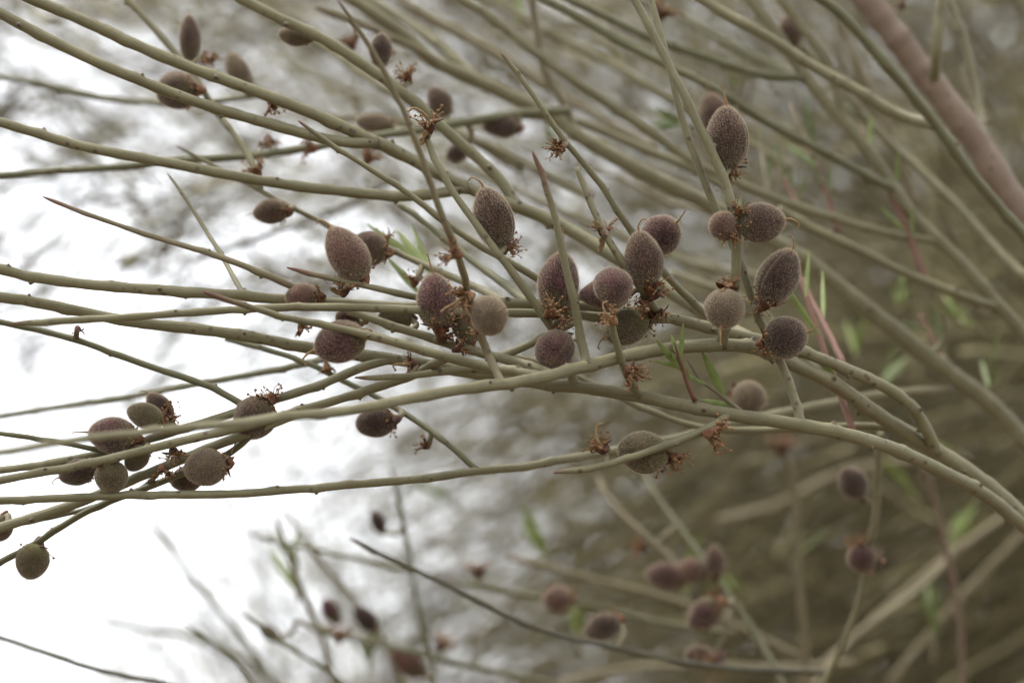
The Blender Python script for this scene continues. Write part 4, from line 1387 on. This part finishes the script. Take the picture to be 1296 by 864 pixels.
def dried(label, x, y, d, size, ang, tilt=0, col=None, stam=3, style=None, on=None, group=None, petal=None):
    global FL_N
    FL_N += 1
    r = random.Random(FL_N * 5 + 1)
    px = PXK * d
    a, t = math.radians(ang), math.radians(tilt)
    axis = CAM_M @ Vector((math.cos(a) * math.cos(t), math.sin(a) * math.cos(t), math.sin(t)))
    s = size * px * 0.72
    hit = nearest(x, y, d, on)
    d += min(max(d - hit[4], -0.004), 0.004) - (d - hit[4])
    c0 = at(x, y, d) - axis * s * 0.4
    root = empty('dried_flower', c0)
    tag(root, label, 'dried flower', group)
    M = orient(axis, r.uniform(0, 6)).to_4x4() @ Matrix.Diagonal((s, s, s, 1))
    child('calyx', CALYX[FL_N % 5], root, M, col or M_CALYX)
    if stam is not None:
        o = child('stamen_tuft', STAMENS[stam], root, M)
        o['kind'] = 'stuff'
    if style is not None:
        child('style', STYLES[style], root, M @ Matrix.Translation((0, 0, 0.4)) @ Matrix.Diagonal((1.5, 1.5, 1.5, 1)))
    if petal is not None:
        pa = math.radians(petal)
        pd = CAM_M @ Vector((math.cos(pa), math.sin(pa), 0.2))
        child('petal', PETALS[FL_N % 2], root, orient(pd, 0.4).to_4x4() @ Matrix.Diagonal((s * .9, s * .9, s * .95, 1)))
    p_start = hit[2] - c0
    if p_start.length > 0.0004:
        Dn = np.array([np.array(p_start), np.array(p_start) * .5, np.array(axis * s * .08)])
        v, f, u = tube(Dn, [0.0011, 0.0009, 0.0010], 7)
        link(bpy.data.objects.new('stalk', mesh_of('stalk', v, f, M_BARK_TAN, uvs=u)), root)
    if p_start.length > 0.008:
        print('FARFL', label, round(p_start.length * 1000, 1), hit[1])
    return root


Dr = dried
Dr('dark red dried flower with a cream hook at the end of a twig', 543, 158, .79, 34, 100, 20, M_CALYX_DARK, 0, 0, ('B11',), petal=230)
Dr('pale fuzzy dried flower on the slender brown-tipped twig', 708, 187, .795, 26, 190, 45, M_CALYX, 3, None, ('B13',))
Dr('dark red dried flower with a torn pale petal above the round purple pair', 764, 292, .79, 30, 100, 10, M_CALYX_DARK, 0, None, ('B15',), petal=250)
Dr('blurred orange dried flower on the foreground twig, upper one', 575, 320, .728, 34, 160, 20, M_CALYX, 3, None, ('B10',))
Dr('blurred orange dried flower touching the upright purple almond', 590, 376, .74, 36, 200, 25, M_STAMEN, 3, 2, ('B10',))
Dr('shaggy dried flower halfway down the short stub twig', 799, 471, .772, 34, -30, 25, M_CALYX, 3, None, ('ST',))
Dr('tan dried flower capping the short stub twig', 774, 404, .77, 28, 140, 15, M_STAMEN, 3, 1, ('ST',))
Dr('spiky dried flower with a long hooked style beside the green seamed almond', 762, 566, .78, 34, 125, 10, M_CALYX_DARK, 3, 0, ('T1',))
Dr('drooping dried flower at the stalk end of the green seamed almond', 855, 579, .785, 30, -50, 10, M_CALYX, 3, None, ('T1',))
Dr('open russet dried flower at the root of the bare pale twig', 902, 550, .776, 38, -10, 20, M_CALYX, 3, None, ('T1',))
Dr('dry flower with a tan withered fruit pointing along the bare twig', 520, 461, .788, 32, 175, 10, M_CALYX_DARK, 4, 1, ('M9', 'M7'))
Dr('small spiky dried flower on the thin green twig below the main branch', 537, 563, .84, 22, 150, 10, M_CALYX_DARK, 0, None, ('B21',))
Dr('cream and red dried flower under the pinkish oblong almond', 436, 366, .786, 30, 80, 10, M_CALYX_DARK, 3, None, ('RT',), petal=150)
CLU = 'shrivelled flower remains in the fruit clusters'
CLU_AT = ['under the upright purple almond with green base', 'between the green-based almond and the foreground stem', 'at the root of the greyish tan almond', 'at the foot of the upright tan plum almond', 'trailing below the twig knot by the greenish almond', 'reaching from the twig knot towards the round purple pair', 'under the large purple almond crossed by a twig', 'dangling between the crossed purple almond and the fork almond', 'below the tiny pink fruit on the upright twig', 'above the sideways plum almond on the upright twig', 'over the greenish tan round almond', 'under the dark seamed pointed almond', 'below the dark grey round almond', 'under the tall brown upright almond', 'hanging between the olive almond and the thick branch', 'dangling over the thick branch beside the round tan almond', 'beside the dark little curly-beaked almond', 'crowning the round almond crossed by a blurred branch', 'at the foot of the almond with forward-curled beak']
for wh, (x, y, d, s, a, on) in zip(CLU_AT, ((560, 425, .784, 30, 60, ('M8',)), (580, 440, .782, 26, 30, ('M8',)), (607, 424, .775, 22, 90, ('B10', 'M8')), (828, 372, .786, 30, 60, ('B15',)),
                          (834, 396, .788, 28, -60, ('B15',)), (815, 385, .785, 22, 190, ('B15',)), (697, 395, .787, 30, 40, ('B11',)), (712, 408, .787, 24, -40, ('B11',)),
                          (926, 296, .778, 24, 250, ('S1',)), (935, 266, .782, 22, 60, ('S1',)), (925, 360, .778, 22, 110, ('S1',)), (962, 385, .79, 24, -60, ('S2',)),
                          (966, 440, .792, 20, -100, ('S2',)), (926, 220, .79, 22, -60, ('S1',)), (220, 572, .79, 26, -70, ('LB3',)), (205, 595, .792, 24, -80, ('LB4',)),
                          (212, 523, .80, 24, 20, ('LB2',)), (345, 502, .796, 28, 100, ('LB2',)), (647, 313, .792, 24, -10, ('B11', 'B12')))):
    Dr('shrivelled flower remains ' + wh, x, y, d, s, a, 15, M_CALYX if int(x) % 2 else M_CALYX_DARK, 3 if int(x) % 3 else 0, None, on, CLU)
Dr('dark shrivelled flower on the branch with a blunt reddish tip', 99, 419, .80, 20, -80, 0, M_CALYX_DARK, 4, None, ('M10',))
Dr('reddish dried flower with a tan base below the straight branch', 383, 415, .79, 26, -70, 0, M_CALYX, 4, None, ('M2', 'M6', 'M7'))
Dr('brown shrunken bud hanging from the thin green twig', 414, 466, .845, 24, -80, 10, M_STAMEN, 4, None, ('B21',))
SOFT = 'soft blurred dried flowers on the branches behind'
SOFT_AT = ['on the dull green level branch', 'where the stout branches fork', 'at the end of the soft steep twig', 'under the stout branch by the slim tan almond', 'beside the steep twig tops with spiky stamens', 'by the dark upright almond, reddish', 'on the pale branch above the dark upright almond', 'hanging below the dull green level branch', 'between the dark upright almond and a pale branch', 'at the foot of the narrow upright brown almond', 'at the stalk of the small thin-beaked brown almond', 'at the stalk of the almond behind the pinkish oblong one', 'behind the beak of the upright purple almond', 'on top of the upright tan stem', 'on the level twig beyond the dark slim twig', 'beside the lower clump of almonds, orange', 'where bottom twigs cross', 'under the lower clump, large and orange', 'between two almonds of the lower clump', 'on the bottom twig below the faint almonds', 'beside the round plum almond of the drooping twig', 'at the top of the pinkish limb']
for wh, (x, y, d, s, a, on) in zip(SOFT_AT, ((393, 187, .91, 30, 170, ('B4',)), (467, 200, .89, 28, 60, ('B1', 'B4')), (325, 216, .865, 26, 120, ('B5', 'B3')), (345, 132, .90, 26, -60, ('B1',)), (838, 17, .95, 34, 60, ('R9', 'R6')),
                          (515, 98, .93, 26, 120, ('B9',)), (445, 55, .95, 28, 100, ('B9', 'T2d')), (340, 178, .93, 26, -80, ('B4',)), (490, 60, .96, 22, 250, ('B9', 'T2d')), (262, 72, .90, 26, -60, ('B5', 'B1')),
                          (362, 270, .858, 24, 180, ('B6',)), (487, 304, .82, 22, 100, ('B6',)), (525, 355, .84, 26, 80, ('B6', 'X1')), (990, 566, 1.15, 34, 90, ('P2',)), (606, 723, 1.15, 28, 95, ('lo0',)),
                          (812, 692, 1.06, 28, 170, ('P3', 'lo1')), (560, 815, 1.12, 28, 60, ('lo2', 'lo3')), (908, 834, 1.01, 38, 230, ('P4',)), (906, 752, 1.04, 24, 120, ('P3',)), (430, 805, 1.12, 26, 80, ('lo2',)),
                          (1085, 690, .965, 26, 120, ('P1',)), (1140, 8, 1.0, 20, 120, ('R1',)))):
    Dr('blurred rusty dried flower ' + wh, x, y, d, s, a, 10, M_CALYX if int(x) % 2 else M_CALYX_DARK, 3 if int(x) % 3 else 0, None, on, SOFT)

print('FRUITS', FR_N, 'FLOWERS', FL_N, 'FAR QUADS', N_FAR, 'OBJECTS', len(sc.objects))
